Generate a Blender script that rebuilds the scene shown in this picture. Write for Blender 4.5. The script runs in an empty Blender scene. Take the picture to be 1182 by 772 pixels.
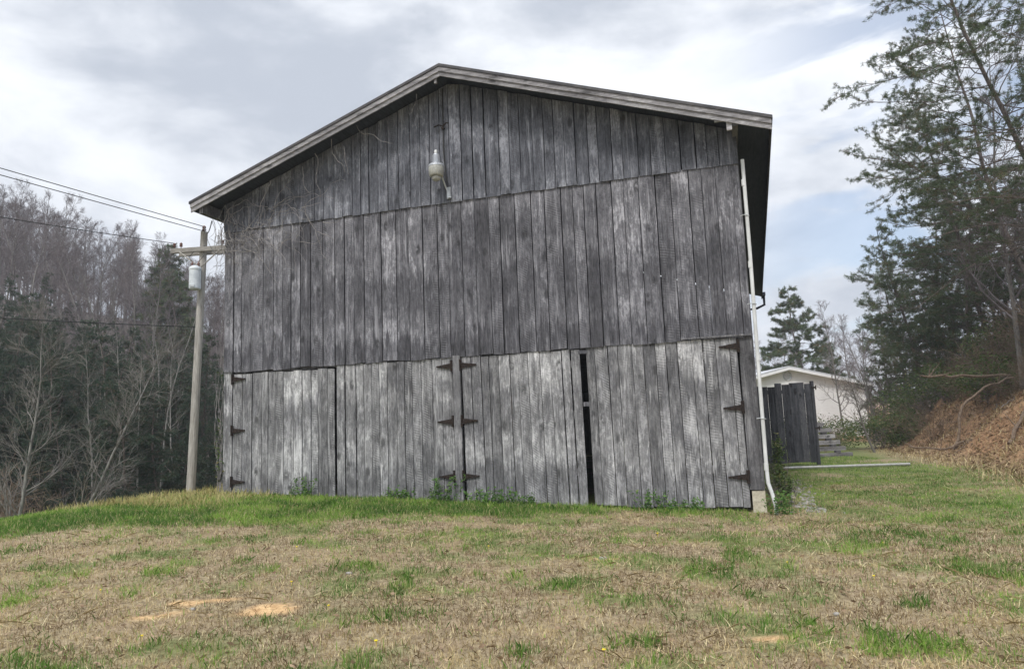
import bpy, math, random
import numpy as np
from mathutils import Vector, Matrix

S = bpy.context.scene
COL = S.collection
RAD = math.radians

# ------------------------------------------------------------------ camera
cam_d = bpy.data.cameras.new('camera')
cam = bpy.data.objects.new('camera', cam_d)
COL.objects.link(cam)
cam_d.sensor_width = 36.0
cam_d.lens = 830.0 / 1182.0 * 36.0
cam_d.clip_end = 3000.0
cam_d.clip_start = 0.05
_th, _rl = RAD(7.4), RAD(2.2)
_F = Vector((0, math.cos(_th), math.sin(_th)))
_R0 = Vector((1, 0, 0)); _U0 = _R0.cross(_F)
_R = math.cos(_rl) * _R0 - math.sin(_rl) * _U0
_U = math.sin(_rl) * _R0 + math.cos(_rl) * _U0
if _R.z > 0:
    _R = math.cos(_rl) * _R0 + math.sin(_rl) * _U0
    _U = -math.sin(_rl) * _R0 + math.cos(_rl) * _U0
_R = Vector((0.99926292, 0.00494418, -0.03806808))
_U = Vector((0.03838781, -0.12870066, 0.99094022))
m3 = Matrix((_R, _U, -_F)).transposed()
cam.matrix_world = Matrix.Translation((0, 0, 1.6)) @ m3.to_4x4()
S.camera = cam

# ------------------------------------------------------------------ world
SUN_EL, SUN_AZ = RAD(54), RAD(202)      # azimuth measured clockwise from +Y
world = bpy.data.worlds.new('World'); S.world = world
world.use_nodes = True
nt = world.node_tree; nt.nodes.clear()


class NB:
    """tiny node-builder"""
    def __init__(s, tree): s.t = tree
    def n(s, kind, **kw):
        x = s.t.nodes.new(kind)
        for k, v in kw.items():
            if k == 'i':
                for kk, vv in v.items():
                    if isinstance(vv, bpy.types.NodeSocket): s.t.links.new(vv, x.inputs[kk])
                    else: x.inputs[kk].default_value = vv
            else: setattr(x, k, v)
        return x
    def math(s, op, a, b=0.0, c=None, clamp=False):
        x = s.t.nodes.new('ShaderNodeMath'); x.operation = op; x.use_clamp = clamp
        for i, v in enumerate((a, b) if c is None else (a, b, c)):
            if isinstance(v, bpy.types.NodeSocket): s.t.links.new(v, x.inputs[i])
            else: x.inputs[i].default_value = v
        return x.outputs[0]
    def mix(s, fac, a, b, mode='MIX'):
        x = s.t.nodes.new('ShaderNodeMix'); x.data_type = 'RGBA'; x.blend_type = mode
        for k, v in ((0, fac), (6, a), (7, b)):
            if isinstance(v, bpy.types.NodeSocket): s.t.links.new(v, x.inputs[k])
            else: x.inputs[k].default_value = v if k == 0 else (tuple(v) + (1,) if len(v) == 3 else v)
        return x.outputs[2]
    def ramp(s, fac, lo, hi, a=0.0, b=1.0):
        x = s.t.nodes.new('ShaderNodeMapRange'); x.interpolation_type = 'SMOOTHSTEP'
        s.t.links.new(fac, x.inputs[0])
        for i, v in enumerate((lo, hi, a, b)): x.inputs[i + 1].default_value = v
        return x.outputs[0]
    def noise(s, vec, scale, detail=4, rough=.55, dist=0.0):
        x = s.n('ShaderNodeTexNoise', i={'Vector': vec, 'Scale': scale, 'Detail': detail, 'Roughness': rough, 'Distortion': dist})
        return x.outputs[0]
    def mapv(s, vec, scale=(1, 1, 1), loc=(0, 0, 0)):
        x = s.n('ShaderNodeMapping', i={'Vector': vec, 'Scale': scale, 'Location': loc})
        return x.outputs[0]


B = NB(nt)
sky = B.n('ShaderNodeTexSky'); sky.sky_type = 'NISHITA'; sky.sun_disc = False
sky.sun_elevation = SUN_EL; sky.sun_rotation = SUN_AZ
tc = B.n('ShaderNodeTexCoord').outputs['Generated']
sep = B.n('ShaderNodeSeparateXYZ', i={0: tc})
zc = B.math('MAXIMUM', sep.outputs[2], 0.0)
den = B.math('ADD', zc, 0.22)
px = B.math('DIVIDE', sep.outputs[0], den); py = B.math('DIVIDE', sep.outputs[1], den)
cv = B.n('ShaderNodeCombineXYZ', i={0: px, 1: py, 2: 0.0}).outputs[0]
big = B.noise(B.mapv(cv, (1, 1, 1), (3.1, 7.2, 0)), 0.55, 5, .5, .6)
med = B.noise(B.mapv(tc, (1, 1, 2.0), (3.7, 2.2, 4)), 3.2, 9, .56, .35)
cl = B.math('ADD', B.math('MULTIPLY', big, .4), B.math('MULTIPLY', med, .6))
fin = B.noise(B.mapv(tc, (1, 1, 2.2), (1.1, 5.2, 3)), 9.0, 8, .6, .3)
cl = B.math('ADD', cl, B.math('MULTIPLY', B.math('SUBTRACT', fin, .5), .16))
bright = B.ramp(cl, .385, .595)
CL_GREY, CL_WHITE = (3.35, 3.65, 4.2), (6.2, 6.4, 6.75)
cloud = B.mix(bright, CL_GREY, CL_WHITE)
# brighter overcast overhead (standard overcast distribution)
zen = B.ramp(sep.outputs[2], .58, .92, 1.0, 2.2)
zcol = B.n('ShaderNodeCombineXYZ', i={0: zen, 1: zen, 2: zen}).outputs[0]
cloud = B.mix(1.0, cloud, zcol, 'MULTIPLY')
hole = B.ramp(B.noise(B.mapv(tc, (1, 1, 3.0), (1.3, 5.0, 2)), 2.6, 7, .6, .4), .46, .58)
side = B.ramp(sep.outputs[0], .22, .45)          # the breaks in the cloud are to the right of the barn
hole = B.math('MULTIPLY', B.math('MULTIPLY', hole, side), .6)
skyc = B.mix(1.0, sky.outputs[0], (1.0, 1.0, 1.0), 'MULTIPLY')
final = B.mix(hole, cloud, skyc)
bg = B.n('ShaderNodeBackground', i={'Color': final, 'Strength': 0.10})
out = B.n('ShaderNodeOutputWorld'); nt.links.new(bg.outputs[0], out.inputs[0])

sun_d = bpy.data.lights.new('sun', 'SUN'); sun_d.energy = 1.5; sun_d.angle = RAD(11)
sun_d.color = (1.0, .96, .9)
sun = bpy.data.objects.new('sun', sun_d); COL.objects.link(sun)
sd = Vector((math.sin(SUN_AZ) * math.cos(SUN_EL), math.cos(SUN_AZ) * math.cos(SUN_EL), math.sin(SUN_EL)))
sun.rotation_euler = sd.to_track_quat('Z', 'Y').to_euler()
sun.location = sd * 60

S.render.engine = 'CYCLES'
S.view_settings.view_transform = 'Standard'
S.view_settings.look = 'None'
S.view_settings.exposure = 0.80
S.view_settings.gamma = 1.0
S.cycles.max_bounces = 6
S.cycles.volume_bounces = 0
HAZE = 0.0010
S.cycles.transparent_max_bounces = 8


# ------------------------------------------------------------------ helpers
def tag(o, label=None, cat=None, group=None, kind=None):
    if label: o['label'] = label
    if cat: o['category'] = cat
    if group: o['group'] = group
    if kind: o['kind'] = kind
    return o


def empty(name, loc=(0, 0, 0), rz=0.0, label=None, cat=None, group=None):
    o = bpy.data.objects.new(name, None); COL.objects.link(o)
    o.empty_display_size = .3
    o.location = loc; o.rotation_euler = (0, 0, rz)
    return tag(o, label, cat, group)


class MB:
    def __init__(s): s.v = []; s.f = []; s.c = []; s.n = 0
    def add(s, verts, faces, col=None):
        verts = np.asarray(verts, float).reshape(-1, 3)
        s.v.append(verts)
        b = s.n
        s.f.extend([tuple(b + i for i in fc) for fc in faces])
        s.c.append(np.tile(np.array((col if col is not None else (0, 0, 0, 1)), float), (len(verts), 1)))
        s.n += len(verts)
    def box(s, a, b, col=None, M=None):
        x0, y0, z0 = a; x1, y1, z1 = b
        v = [(x0, y0, z0), (x1, y0, z0), (x1, y1, z0), (x0, y1, z0), (x0, y0, z1), (x1, y0, z1), (x1, y1, z1), (x0, y1, z1)]
        if M is not None: v = [tuple(M @ Vector(p)) for p in v]
        s.hexa(v, col)
    def hexa(s, v, col=None):
        s.add(v, [(0, 3, 2, 1), (4, 5, 6, 7), (0, 1, 5, 4), (1, 2, 6, 5), (2, 3, 7, 6), (3, 0, 4, 7)], col)
    def tube(s, pts, rad, n=5, col=None, cap=True):
        pts = np.asarray(pts, float); m = len(pts)
        rad = np.broadcast_to(np.asarray(rad, float), (m,))
        d = np.gradient(pts, axis=0); d /= (np.linalg.norm(d, axis=1)[:, None] + 1e-9)
        ref = np.array([0, 0, 1.]) if abs(d[0][2]) < .9 else np.array([1., 0, 0])
        a = np.cross(d, ref); a /= (np.linalg.norm(a, axis=1)[:, None] + 1e-9)
        b = np.cross(d, a)
        t = np.arange(n) * 2 * math.pi / n
        v = pts[:, None, :] + rad[:, None, None] * (np.cos(t)[None, :, None] * a[:, None, :] + np.sin(t)[None, :, None] * b[:, None, :])
        f = []
        for i in range(m - 1):
            for j in range(n):
                k = (j + 1) % n
                f.append((i * n + j, i * n + k, (i + 1) * n + k, (i + 1) * n + j))
        if cap and n > 3:
            f.append(tuple(range(n))); f.append(tuple((m - 1) * n + j for j in reversed(range(n))))
        s.add(v.reshape(-1, 3), f, col)
    def lathe(s, prof, c=(0, 0, 0), n=20, col=None):
        v = []; f = []
        for r, z in prof:
            for j in range(n):
                t = j * 2 * math.pi / n
                v.append((c[0] + r * math.cos(t), c[1] + r * math.sin(t), c[2] + z))
        for i in range(len(prof) - 1):
            for j in range(n):
                k = (j + 1) % n
                f.append((i * n + j, i * n + k, (i + 1) * n + k, (i + 1) * n + j))
        s.add(v, f, col)
    def build(s, name, mat, parent=None, smooth=False, attr=None):
        me = bpy.data.meshes.new(name)
        V = np.concatenate(s.v) if s.v else np.zeros((0, 3))
        me.from_pydata(V.tolist(), [], s.f)
        if attr:
            at = me.color_attributes.new(attr, 'FLOAT_COLOR', 'POINT')
            at.data.foreach_set('color', np.concatenate(s.c).astype(np.float32).ravel())
        me.materials.append(mat)
        if smooth: me.polygons.foreach_set('use_smooth', [True] * len(me.polygons))
        me.update()
        o = bpy.data.objects.new(name, me); COL.objects.link(o)
        if parent: o.parent = parent
        return o


def fast_mesh(name, V, nper, mat, parent=None, attr=None, C=None, smooth=False):
    """V: (N, nper, 3) separate polygons"""
    N = len(V)
    me = bpy.data.meshes.new(name)
    me.vertices.add(N * nper); me.vertices.foreach_set('co', V.reshape(-1).astype(np.float32))
    me.loops.add(N * nper); me.loops.foreach_set('vertex_index', np.arange(N * nper, dtype=np.int32))
    me.polygons.add(N)
    me.polygons.foreach_set('loop_start', np.arange(0, N * nper, nper, dtype=np.int32))
    me.polygons.foreach_set('loop_total', np.full(N, nper, dtype=np.int32))
    if attr:
        at = me.color_attributes.new(attr, 'FLOAT_COLOR', 'POINT')
        at.data.foreach_set('color', np.repeat(C, nper, axis=0).astype(np.float32).ravel())
    me.materials.append(mat); me.update(calc_edges=True); me.validate()
    o = bpy.data.objects.new(name, me); COL.objects.link(o)
    if parent: o.parent = parent
    return o


def vnoise(x, y, seed=0):
    xi = np.floor(x).astype(np.int64); yi = np.floor(y).astype(np.int64)
    fx = x - xi; fy = y - yi
    fx = fx * fx * (3 - 2 * fx); fy = fy * fy * (3 - 2 * fy)
    def h(a, b):
        n = (a * 374761393 + b * 668265263 + seed * 1442695041) & 0xFFFFFFFF
        n = ((n ^ (n >> 13)) * 1274126177) & 0xFFFFFFFF
        return ((n ^ (n >> 16)) & 0xFFFF) / 65535.0
    return (h(xi, yi) * (1 - fx) + h(xi + 1, yi) * fx) * (1 - fy) + (h(xi, yi + 1) * (1 - fx) + h(xi + 1, yi + 1) * fx) * fy


def fbm(x, y, scale, oct=4, seed=0):
    x = np.asarray(x, float) / scale; y = np.asarray(y, float) / scale
    r = 0; a = .5; t = 0
    for i in range(oct):
        r = r + a * vnoise(x + i * 17.3, y + i * 9.1, seed + i); t += a
        x = x * 2.03; y = y * 2.03; a *= .5
    return r / t


def sst(x, a, b):
    t = np.clip((x - a) / (b - a), 0, 1); return t * t * (3 - 2 * t)


# ------------------------------------------------------------------ barn frame and terrain
BO = np.array([-1.0648, 14.1589]); BA = RAD(-16.8)
EX = np.array([0.95732, -0.28903]); EY = np.array([0.28903, 0.95732])


def to_local(x, y):
    dx = x - BO[0]; dy = y - BO[1]
    return dx * EX[0] + dy * EX[1], dx * EY[0] + dy * EY[1]


def from_local(lx, ly):
    return BO[0] + lx * EX[0] + ly * EY[0], BO[1] + lx * EX[1] + ly * EY[1]


def sp(x, k=1.0):
    return np.logaddexp(0, np.clip(x / k, -40, 400)) * k


def foot_x(y):
    y = np.asarray(y, float)
    a = 11.4 + (y - 14) * .29
    a = np.where(y > 34, 11.4 + 20 * .29 + (y - 34) * .75, a)
    return np.where(y < 14, 11.4 + (14 - y) * .6, a)


def ground(x, y, detail=True):
    x = np.asarray(x, float); y = np.asarray(y, float)
    lx, ly = to_local(x, y)
    base = np.where(lx > -5.9, .04 * np.clip(5.5 - lx, 0, 20), .456 - 1.6 * (1 - np.exp(-.055 * np.maximum(-5.9 - lx, 0))))
    base = base * sst(ly, -10.5, -.6)
    edge = .75 - .95 * np.maximum(-6.3 - lx, 0)
    q = ly - edge
    side = sst(-lx, 5.75, 6.9 + np.maximum(ly, 0) * .25)
    drop = .30 * sp(q, .5) * side
    drop = 5.2 * (1 - np.exp(-drop / 5.2))
    z = base - drop
    # wooded hill on the left
    p = (x + 14) * -.9573 + (y - 22) * .289
    far = sst(y, 14, 26)
    hill = .65 * sp(p - 3, 3.0)
    hill = 42 * (1 - np.exp(-hill / 42))
    z = z + hill * sst(-lx, 6, 12) * far
    # right bank and hillside
    b = x - foot_x(y)
    bn = (fbm(x, y, 2.2, 3, 5) - .5) * 1.4
    b2 = b + bn
    rise = 2.3 * sst(b2, -.2, 3.6) + .42 * sp(b2 - 3.0, .8)
    rise = 20 * (1 - np.exp(-rise / 20))
    z = z + rise
    z = z + .03 * np.maximum(y - 90, 0) * (1 - sst(np.abs(z), 3, 8))
    if detail:
        z = z + (fbm(x, y, 1.3, 3, 3) - .5) * .07 + (fbm(x, y, .24, 3, 8) - .5) * .05
        z = z + (fbm(x, y, .7, 4, 11) - .5) * .60 * sst(b, .0, 1.2) * (1 - sst(b, 8, 14))
    return z


def gz(x, y): return float(ground(np.array([x]), np.array([y]))[0])


def masks(x, y):
    """green grass, bare soil, leaf litter, straw"""
    x = np.asarray(x, float); y = np.asarray(y, float)
    lx, ly = to_local(x, y)
    n1 = fbm(x, y, 1.6, 4, 21); n2 = fbm(x, y, .45, 3, 22); n3 = fbm(x, y, 4.0, 2, 23)
    # vivid long grass band: along the barn front, wide at the left
    wid = .8 + 4.0 * sst(-lx, -2.5, 6.5)
    band = sst(ly + (n1 - .5) * 2.6, -wid - .5, -wid + .5) * sst(-lx, -5.9, -4.0)
    lane = sst(x - (lx * 0 + 4.6), -.3, 1.2) * sst(ly, -2.6 , .3) * (1 - sst(x - foot_x(y), -2.4, .2)) 
    lane = lane * sst(n1 + .25 * n3, .28, .62)
    tuft = sst(n1 * .4 + n2 * .6 + (n3 - .5) * .3, .47, .70)
    green = np.clip(np.maximum(np.maximum(band * sst(n2, .15, .5) , lane * .95), tuft * .8), 0, 1)
    green = green * (1 - sst(x - foot_x(y), -.5, .8))
    # bare sandy soil spots
    def blob(cx, cy, rx, ry, th=.5):
        d = np.sqrt(((x - cx) / rx) ** 2 + ((y - cy) / ry) ** 2)
        return sst(1.25 - d + (n2 - .5) * 1.6, .3, .7)
    soil = np.maximum.reduce([blob(-3.4, 6.75, .5, .25), blob(-2.95, 7.15, .8, .13), blob(-2.35, 6.85, .35, .22), blob(1.75, 5.55, .2, .08), blob(.95, 8.6, .16, .07)])
    bx = x - foot_x(y)
    litter = sst(bx, -.6, .7)
    straw = sst(lx, -9.2, -7.6) * (1 - sst(lx, -5.0, -3.6)) * sst(ly + .35 * (lx + 5) * .3, -2.7, -2.0) * sst(n2, .15, .45) * (1 - sst(ly, 1.5, 2.5))
    return green * (1 - soil), soil, litter, straw


def mat_new(name):
    m = bpy.data.materials.new(name); m.use_nodes = True
    t = m.node_tree; t.nodes.clear()
    b = NB(t)
    o = b.n('ShaderNodeOutputMaterial')
    p = b.n('ShaderNodeBsdfPrincipled')
    t.links.new(p.outputs[0], o.inputs[0])
    p.inputs['Roughness'].default_value = .9
    p.inputs['Specular IOR Level'].default_value = .25
    return m, b, p


def setc(b, p, sock, name='Base Color'): b.t.links.new(sock, p.inputs[name])


def bump(b, p, h, strength=.4, dist=.01):
    x = b.n('ShaderNodeBump', i={'Height': h, 'Strength': strength, 'Distance': dist})
    b.t.links.new(x.outputs[0], p.inputs['Normal'])


def simple(name, c1, c2, scale=8, rough=.85, metal=0, bmp=.2, stretch=(1, 1, 1), spec=.25):
    m, b, p = mat_new(name)
    co = b.n('ShaderNodeTexCoord').outputs['Object']
    v = b.mapv(co, stretch)
    n = b.noise(v, scale, 6, .65)
    setc(b, p, b.mix(b.ramp(n, .3, .7), c1, c2))
    p.inputs['Roughness'].default_value = rough; p.inputs['Metallic'].default_value = metal
    p.inputs['Specular IOR Level'].default_value = spec
    if bmp: bump(b, p, b.noise(v, scale * 4, 4), bmp, .01)
    return m


# ---- weathered plank material
def plank_mat(name, dark, mid, light, stain=1.0, saw=1.0, rv=.20, lines=(), lengthwise=False):
    m, b, p = mat_new(name)
    co = b.n('ShaderNodeTexCoord').outputs['Object']
    at = b.n('ShaderNodeAttribute', attribute_name='plank')
    sp_ = b.n('ShaderNodeSeparateColor', i={0: at.outputs['Color']})
    r, g, bl = sp_.outputs
    xyz = b.n('ShaderNodeSeparateXYZ', i={0: co})
    X, Y, Z = xyz.outputs
    if lengthwise: X, Z = Z, X          # boards that lie along x
    # shift every plank's own pattern
    off = b.math('MULTIPLY', g, 37.0)
    zz = b.math('ADD', Z, off)
    v = b.n('ShaderNodeCombineXYZ', i={0: X, 1: b.math('ADD', Y, b.math('MULTIPLY', r, 11.0)), 2: zz}).outputs[0]
    grain = b.noise(b.mapv(v, (38, 8, 1.3)), 1.6, 8, .7, .6)
    fine = b.noise(b.mapv(v, (150, 30, 5)), 1.2, 4, .6)
    patch = b.noise(b.mapv(v, (2.8, 1, 1.35)), 1.4, 7, .66, .8)
    fray = b.noise(b.n('ShaderNodeCombineXYZ', i={0: b.math('MULTIPLY', X, 16.0), 1: b.math('MULTIPLY', r, 5.0), 2: b.math('MULTIPLY', Z, .5)}).outputs[0], 1.0, 5, .7)
    zf = b.math('ADD', Z, b.math('ADD', b.math('MULTIPLY', b.math('SUBTRACT', fray, .5), 1.0), b.math('MULTIPLY', r, .5)))
    cw = b.n('ShaderNodeCombineXYZ', i={0: X, 1: 0.0, 2: zf}).outputs[0]
    wide = b.noise(b.mapv(cw, (.6, .3, .8), (4, 0, 2)), 1.3, 4, .55, .3)       # damp stains that cross planks
    speck = b.noise(b.mapv(v, (9, 3, 4)), 3.0, 6, .7, .2)
    tone = b.math('ADD', b.math('MULTIPLY', grain, .34), b.math('MULTIPLY', patch, .62))
    tone = b.math('ADD', tone, b.math('MULTIPLY', b.math('SUBTRACT', r, .5), rv))
    tone = b.math('ADD', tone, b.math('MULTIPLY', b.math('SUBTRACT', speck, .5), .42))
    tone = b.math('ADD', tone, .02)
    col = b.mix(b.ramp(tone, .32, .52), dark, mid)
    col = b.mix(b.ramp(tone, .50, .68), col, light)
    drip = b.noise(b.mapv(v, (11, 3, .55)), 1.3, 7, .66, .3)
    col = b.mix(b.math('MULTIPLY', b.ramp(drip, .52, .66), .65), col, b.mix(1.0, col, (.25, .25, .265), 'MULTIPLY'))
    col = b.mix(b.math('MULTIPLY', b.ramp(drip, .46, .34), .5), col, light)
    # mildew blotches
    st = b.math('ADD', b.math('MULTIPLY', wide, .62), b.math('MULTIPLY', patch, .38))
    st = b.math('MULTIPLY', b.ramp(st, .49, .58), .78 * stain)
    # tide marks: damp bands with a ragged comb-like upper edge
    comb = b.noise(b.n('ShaderNodeCombineXYZ', i={0: b.math('MULTIPLY', X, 14.0), 1: r, 2: b.math('MULTIPLY', Z, .6)}).outputs[0], 1.0, 4, .7)
    low_ = b.noise(b.mapv(co, (.5, 0, 0), (1.7, 0, 0)), 1.0, 2)
    for (zl, hh, amt) in lines:
        e = b.math('ADD', b.math('SUBTRACT', Z, zl), b.math('ADD', b.math('MULTIPLY', b.math('SUBTRACT', comb, .5), 1.6), b.math('MULTIPLY', b.math('SUBTRACT', low_, .5), .5)))
        band = b.math('MULTIPLY', b.ramp(e, .0, .08, 1.0, .0), b.ramp(e, -hh, -hh * .3, 0.0, 1.0))
        st = b.math('MAXIMUM', st, b.math('MULTIPLY', band, amt))
    col = b.mix(st, col, b.mix(1.0, col, (.24, .24, .26), 'MULTIPLY'))
    # knots: stretched cells, dark heart with ring
    vo = b.n('ShaderNodeTexVoronoi', i={'Vector': b.mapv(v, (3.6, .6, 1.7)), 'Scale': 1.0, 'Randomness': 1.0})
    kn = b.ramp(vo.outputs[0], .10, .26, 1.0, 0.0)
    kd = b.math('MULTIPLY', b.math('MULTIPLY', kn, b.ramp(b.noise(v, 9, 3), .35, .55)), .85)
    col = b.mix(kd, col, tuple(c * .25 for c in dark))
    # circular-saw marks on some planks
    kx = b.math('ADD', b.math('MULTIPLY', g, .55), .15)
    zs = b.math('ADD', zz, b.math('MULTIPLY', X, kx))
    wv = b.n('ShaderNodeTexWave', wave_type='BANDS', bands_direction='Z', i={'Vector': b.n('ShaderNodeCombineXYZ', i={0: X, 1: 0.0, 2: zs}).outputs[0], 'Scale': 6.4, 'Distortion': 1.6, 'Detail': 1.5, 'Detail Scale': .9})
    sm = b.math('MULTIPLY', b.math('MULTIPLY', wv.outputs[1], bl), b.ramp(b.noise(b.mapv(v, (5, 1, 1.6)), 1.6, 5), .44, .66))
    col = b.mix(b.math('MULTIPLY', sm, .16 * saw), col, tuple(min(1, c * 1.4) for c in light))
    # cracks along the grain
    ck = b.ramp(b.noise(b.mapv(v, (60, 12, .8), (0, 0, 3)), 1.0, 5, .6, .8), .33, .40, 1.0, 0.0)
    col = b.mix(b.math('MULTIPLY', ck, .6), col, tuple(c * .3 for c in dark))
    col = b.mix(b.math('MULTIPLY', b.math('SUBTRACT', fine, .35), .5), col, light)
    setc(b, p, col)
    p.inputs['Roughness'].default_value = .92
    p.inputs['Specular IOR Level'].default_value = .15
    h = b.math('ADD', b.math('MULTIPLY', grain, 1.0), b.math('MULTIPLY', sm, .12))
    h = b.math('SUBTRACT', h, b.math('MULTIPLY', ck, .8))
    bump(b, p, h, .6, .006)
    return m


M = {}
M['upper'] = plank_mat('weathered_board_upper', (.040, .039, .045), (.138, .136, .150), (.46, .455, .485), 1.1, .8, .14, ((4.75, 1.2, .6), (3.45, .8, .8)))
M['gable'] = plank_mat('weathered_board_gable', (.042, .044, .054), (.122, .127, .148), (.40, .41, .45), .9, .6, .10, ((7.0, .9, .5),))
M['door'] = plank_mat('weathered_board_door', (.060, .059, .062), (.235, .233, .238), (.68, .675, .68), 1.15, 1.25, .14, ((2.15, 1.1, .6), (.72, .7, .65)))
M['post'] = plank_mat('weathered_board_post', (.07, .068, .073), (.18, .177, .185), (.40, .395, .40), .8, .8)
M['sidewall'] = plank_mat('weathered_board_side', (.07, .068, .07), (.15, .145, .15), (.27, .27, .27), .7, .5)
M['fascia'] = plank_mat('weathered_trim', (.11, .105, .11), (.25, .24, .25), (.50, .49, .50), .4, .0, .2, (), True)
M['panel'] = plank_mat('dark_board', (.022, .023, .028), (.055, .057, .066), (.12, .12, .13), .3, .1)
M['roofing'] = simple('dark_roofing', (.05, .05, .055), (.10, .095, .095), 5, .6, .3, .1)
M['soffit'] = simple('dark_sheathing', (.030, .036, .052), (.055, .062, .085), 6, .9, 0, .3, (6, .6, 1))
M['iron'] = simple('rusted_iron', (.016, .014, .013), (.05, .034, .028), 30, .8, .3, .3)
M['pvc'] = simple('white_pvc', (.55, .56, .55), (.74, .75, .75), 9, .5, 0, .0, (1, 1, .3))
M['block'] = simple('cream_block', (.42, .38, .29), (.62, .58, .47), 14, .95, 0, .5)
M['galv'] = simple('galvanised', (.42, .44, .45), (.58, .60, .61), 8, .45, .5, .0)
M['tank'] = simple('transformer_paint', (.50, .54, .57), (.66, .70, .72), 7, .45, .0, .0)
M['polewood'] = simple('pole_wood', (.27, .25, .225), (.50, .475, .44), 5, .9, 0, .5, (6, 6, .5))
M['armwood'] = simple('crossarm_wood', (.20, .185, .165), (.36, .34, .31), 5, .9, 0, .5, (.5, 6, 6))
M['porcelain'] = simple('brown_porcelain', (.10, .05, .04), (.16, .08, .06), 9, .3, 0, 0)
M['wire'] = simple('wire_black', (.03, .03, .03), (.06, .06, .06), 9, .6, .2, 0)
M['lampglass'] = simple('lamp_refractor', (.30, .30, .275), (.45, .45, .415), 22, .35, 0, .1)
M['lamphead'] = simple('lamp_housing', (.40, .42, .45), (.55, .57, .60), 14, .4, .4, 0)
M['bark_grey'] = simple('bark_grey', (.10, .09, .082), (.24, .225, .205), 5, .95, 0, .6, (5, 5, 1))
M['bark_pale'] = simple('bark_pale', (.13, .125, .115), (.32, .31, .285), 4, .95, 0, .4, (4, 4, 1))
M['twig_warm'] = simple('twig_warm_brown', (.12, .088, .06), (.25, .19, .14), 3, .95, 0, 0)
M['twig'] = simple('twig_grey_brown', (.105, .088, .088), (.205, .175, .172), 3, .95, 0, 0)
M['twig_pale'] = simple('twig_pale', (.12, .11, .10), (.23, .215, .195), 3, .95, 0, 0)
M['bark_pine'] = simple('bark_pine', (.06, .05, .044), (.17, .14, .12), 6, .95, 0, .7, (4, 4, 1.5))
M['vine'] = simple('vine_stem', (.14, .13, .13), (.36, .34, .33), 6, .9, 0, 0)
M['log'] = simple('log_bark', (.10, .07, .05), (.26, .20, .15), 6, .95, 0, .6, (3, 3, 3))
M['house'] = simple('white_siding', (.82, .82, .82), (.88, .88, .88), 3, .7, 0, 0)
M['houseroof'] = simple('house_roof', (.42, .43, .45), (.55, .56, .58), 3, .6, 0, 0)
M['dark'] = simple('dark_glass', (.02, .02, .025), (.05, .05, .06), 3, .2, 0, 0)
M['stone'] = simple('pale_stone', (.20, .185, .165), (.40, .38, .35), 9, .9, 0, .3)
M['leafdead'] = simple('dead_leaf', (.15, .095, .06), (.38, .28, .18), 9, .9, 0, 0)
M['yellow'] = simple('dandelion', (.65, .50, .02), (.8, .65, .05), 9, .8, 0, 0)
M['galvbar'] = simple('grey_rail', (.34, .34, .33), (.5, .5, .48), 9, .6, .3, .1)


def leaf_mat(name, c1, c2, c3, transl=.25):
    m, b, p = mat_new(name)
    at = b.n('ShaderNodeAttribute', attribute_name='leaf')
    s_ = b.n('ShaderNodeSeparateColor', i={0: at.outputs['Color']})
    col = b.mix(s_.outputs[0], c1, c2)
    col = b.mix(b.ramp(s_.outputs[1], .78, .95), col, c3)
    setc(b, p, col)
    p.inputs['Roughness'].default_value = .7
    tr = b.n('ShaderNodeBsdfTranslucent', i={'Color': col})
    mx = b.n('ShaderNodeMixShader', i={0: transl, 1: p.outputs[0], 2: tr.outputs[0]})
    b.t.links.new(mx.outputs[0], b.t.nodes['Material Output'].inputs[0])
    return m


M['needle'] = leaf_mat('pine_needle', (.055, .080, .040), (.125, .165, .078), (.15, .12, .06))
M['needle_dark'] = leaf_mat('hemlock_needle', (.024, .046, .030), (.055, .092, .052), (.09, .08, .05))
M['leaf_green'] = leaf_mat('shrub_leaf', (.05, .085, .025), (.12, .17, .05), (.20, .18, .08))
M['weed'] = leaf_mat('weed_leaf', (.06, .14, .03), (.14, .26, .06), (.20, .26, .09))
M['grass'] = leaf_mat('grass_blade', (.09, .20, .03), (.28, .44, .08), (.54, .49, .24), .35)
M['thatch'] = leaf_mat('dead_grass_blade', (.20, .14, .07), (.54, .43, .235), (.78, .67, .40), .15)
M['straw'] = leaf_mat('straw_blade', (.42, .35, .14), (.62, .54, .26), (.34, .42, .12), .25)

# ---- ground
mg, b, p = mat_new('field_ground')
co = b.n('ShaderNodeTexCoord').outputs['Object']
at = b.n('ShaderNodeAttribute', attribute_name='gmask')
s_ = b.n('ShaderNodeSeparateColor', i={0: at.outputs['Color']})
n1 = b.noise(co, 14, 8, .7); n2 = b.noise(co, 2.2, 6, .66); n3 = b.noise(co, 60, 4, .7)
th = b.mix(b.ramp(n1, .3, .7), (.15, .115, .07), (.46, .375, .24))
th = b.mix(b.math('MULTIPLY', b.ramp(n2, .4, .65), .5), th, (.30, .215, .14))
th = b.mix(b.math('MULTIPLY', b.ramp(n3, .55, .7), .5), th, (.46, .38, .28))
gr = b.mix(b.ramp(n1, .3, .7), (.06, .10, .02), (.15, .22, .05))
so = b.mix(b.ramp(n1, .3, .7), (.42, .25, .12), (.74, .51, .27))
li = b.mix(b.ramp(n1, .35, .65), (.12, .07, .04), (.36, .22, .125))
li = b.mix(b.ramp(b.noise(co, .9, 5, .6), .50, .66), li, (.40, .25, .14))
wx = b.n('ShaderNodeSeparateXYZ', i={0: co}).outputs[0]
wd = b.mix(b.ramp(n1, .35, .65), (.060, .050, .045), (.150, .125, .110))      # forest floor on the left hill
li = b.mix(b.ramp(wx, -12.0, -8.0, 1.0, 0.0), li, wd)
c = b.mix(b.math('MULTIPLY', s_.outputs[0], .8), th, gr)
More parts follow.
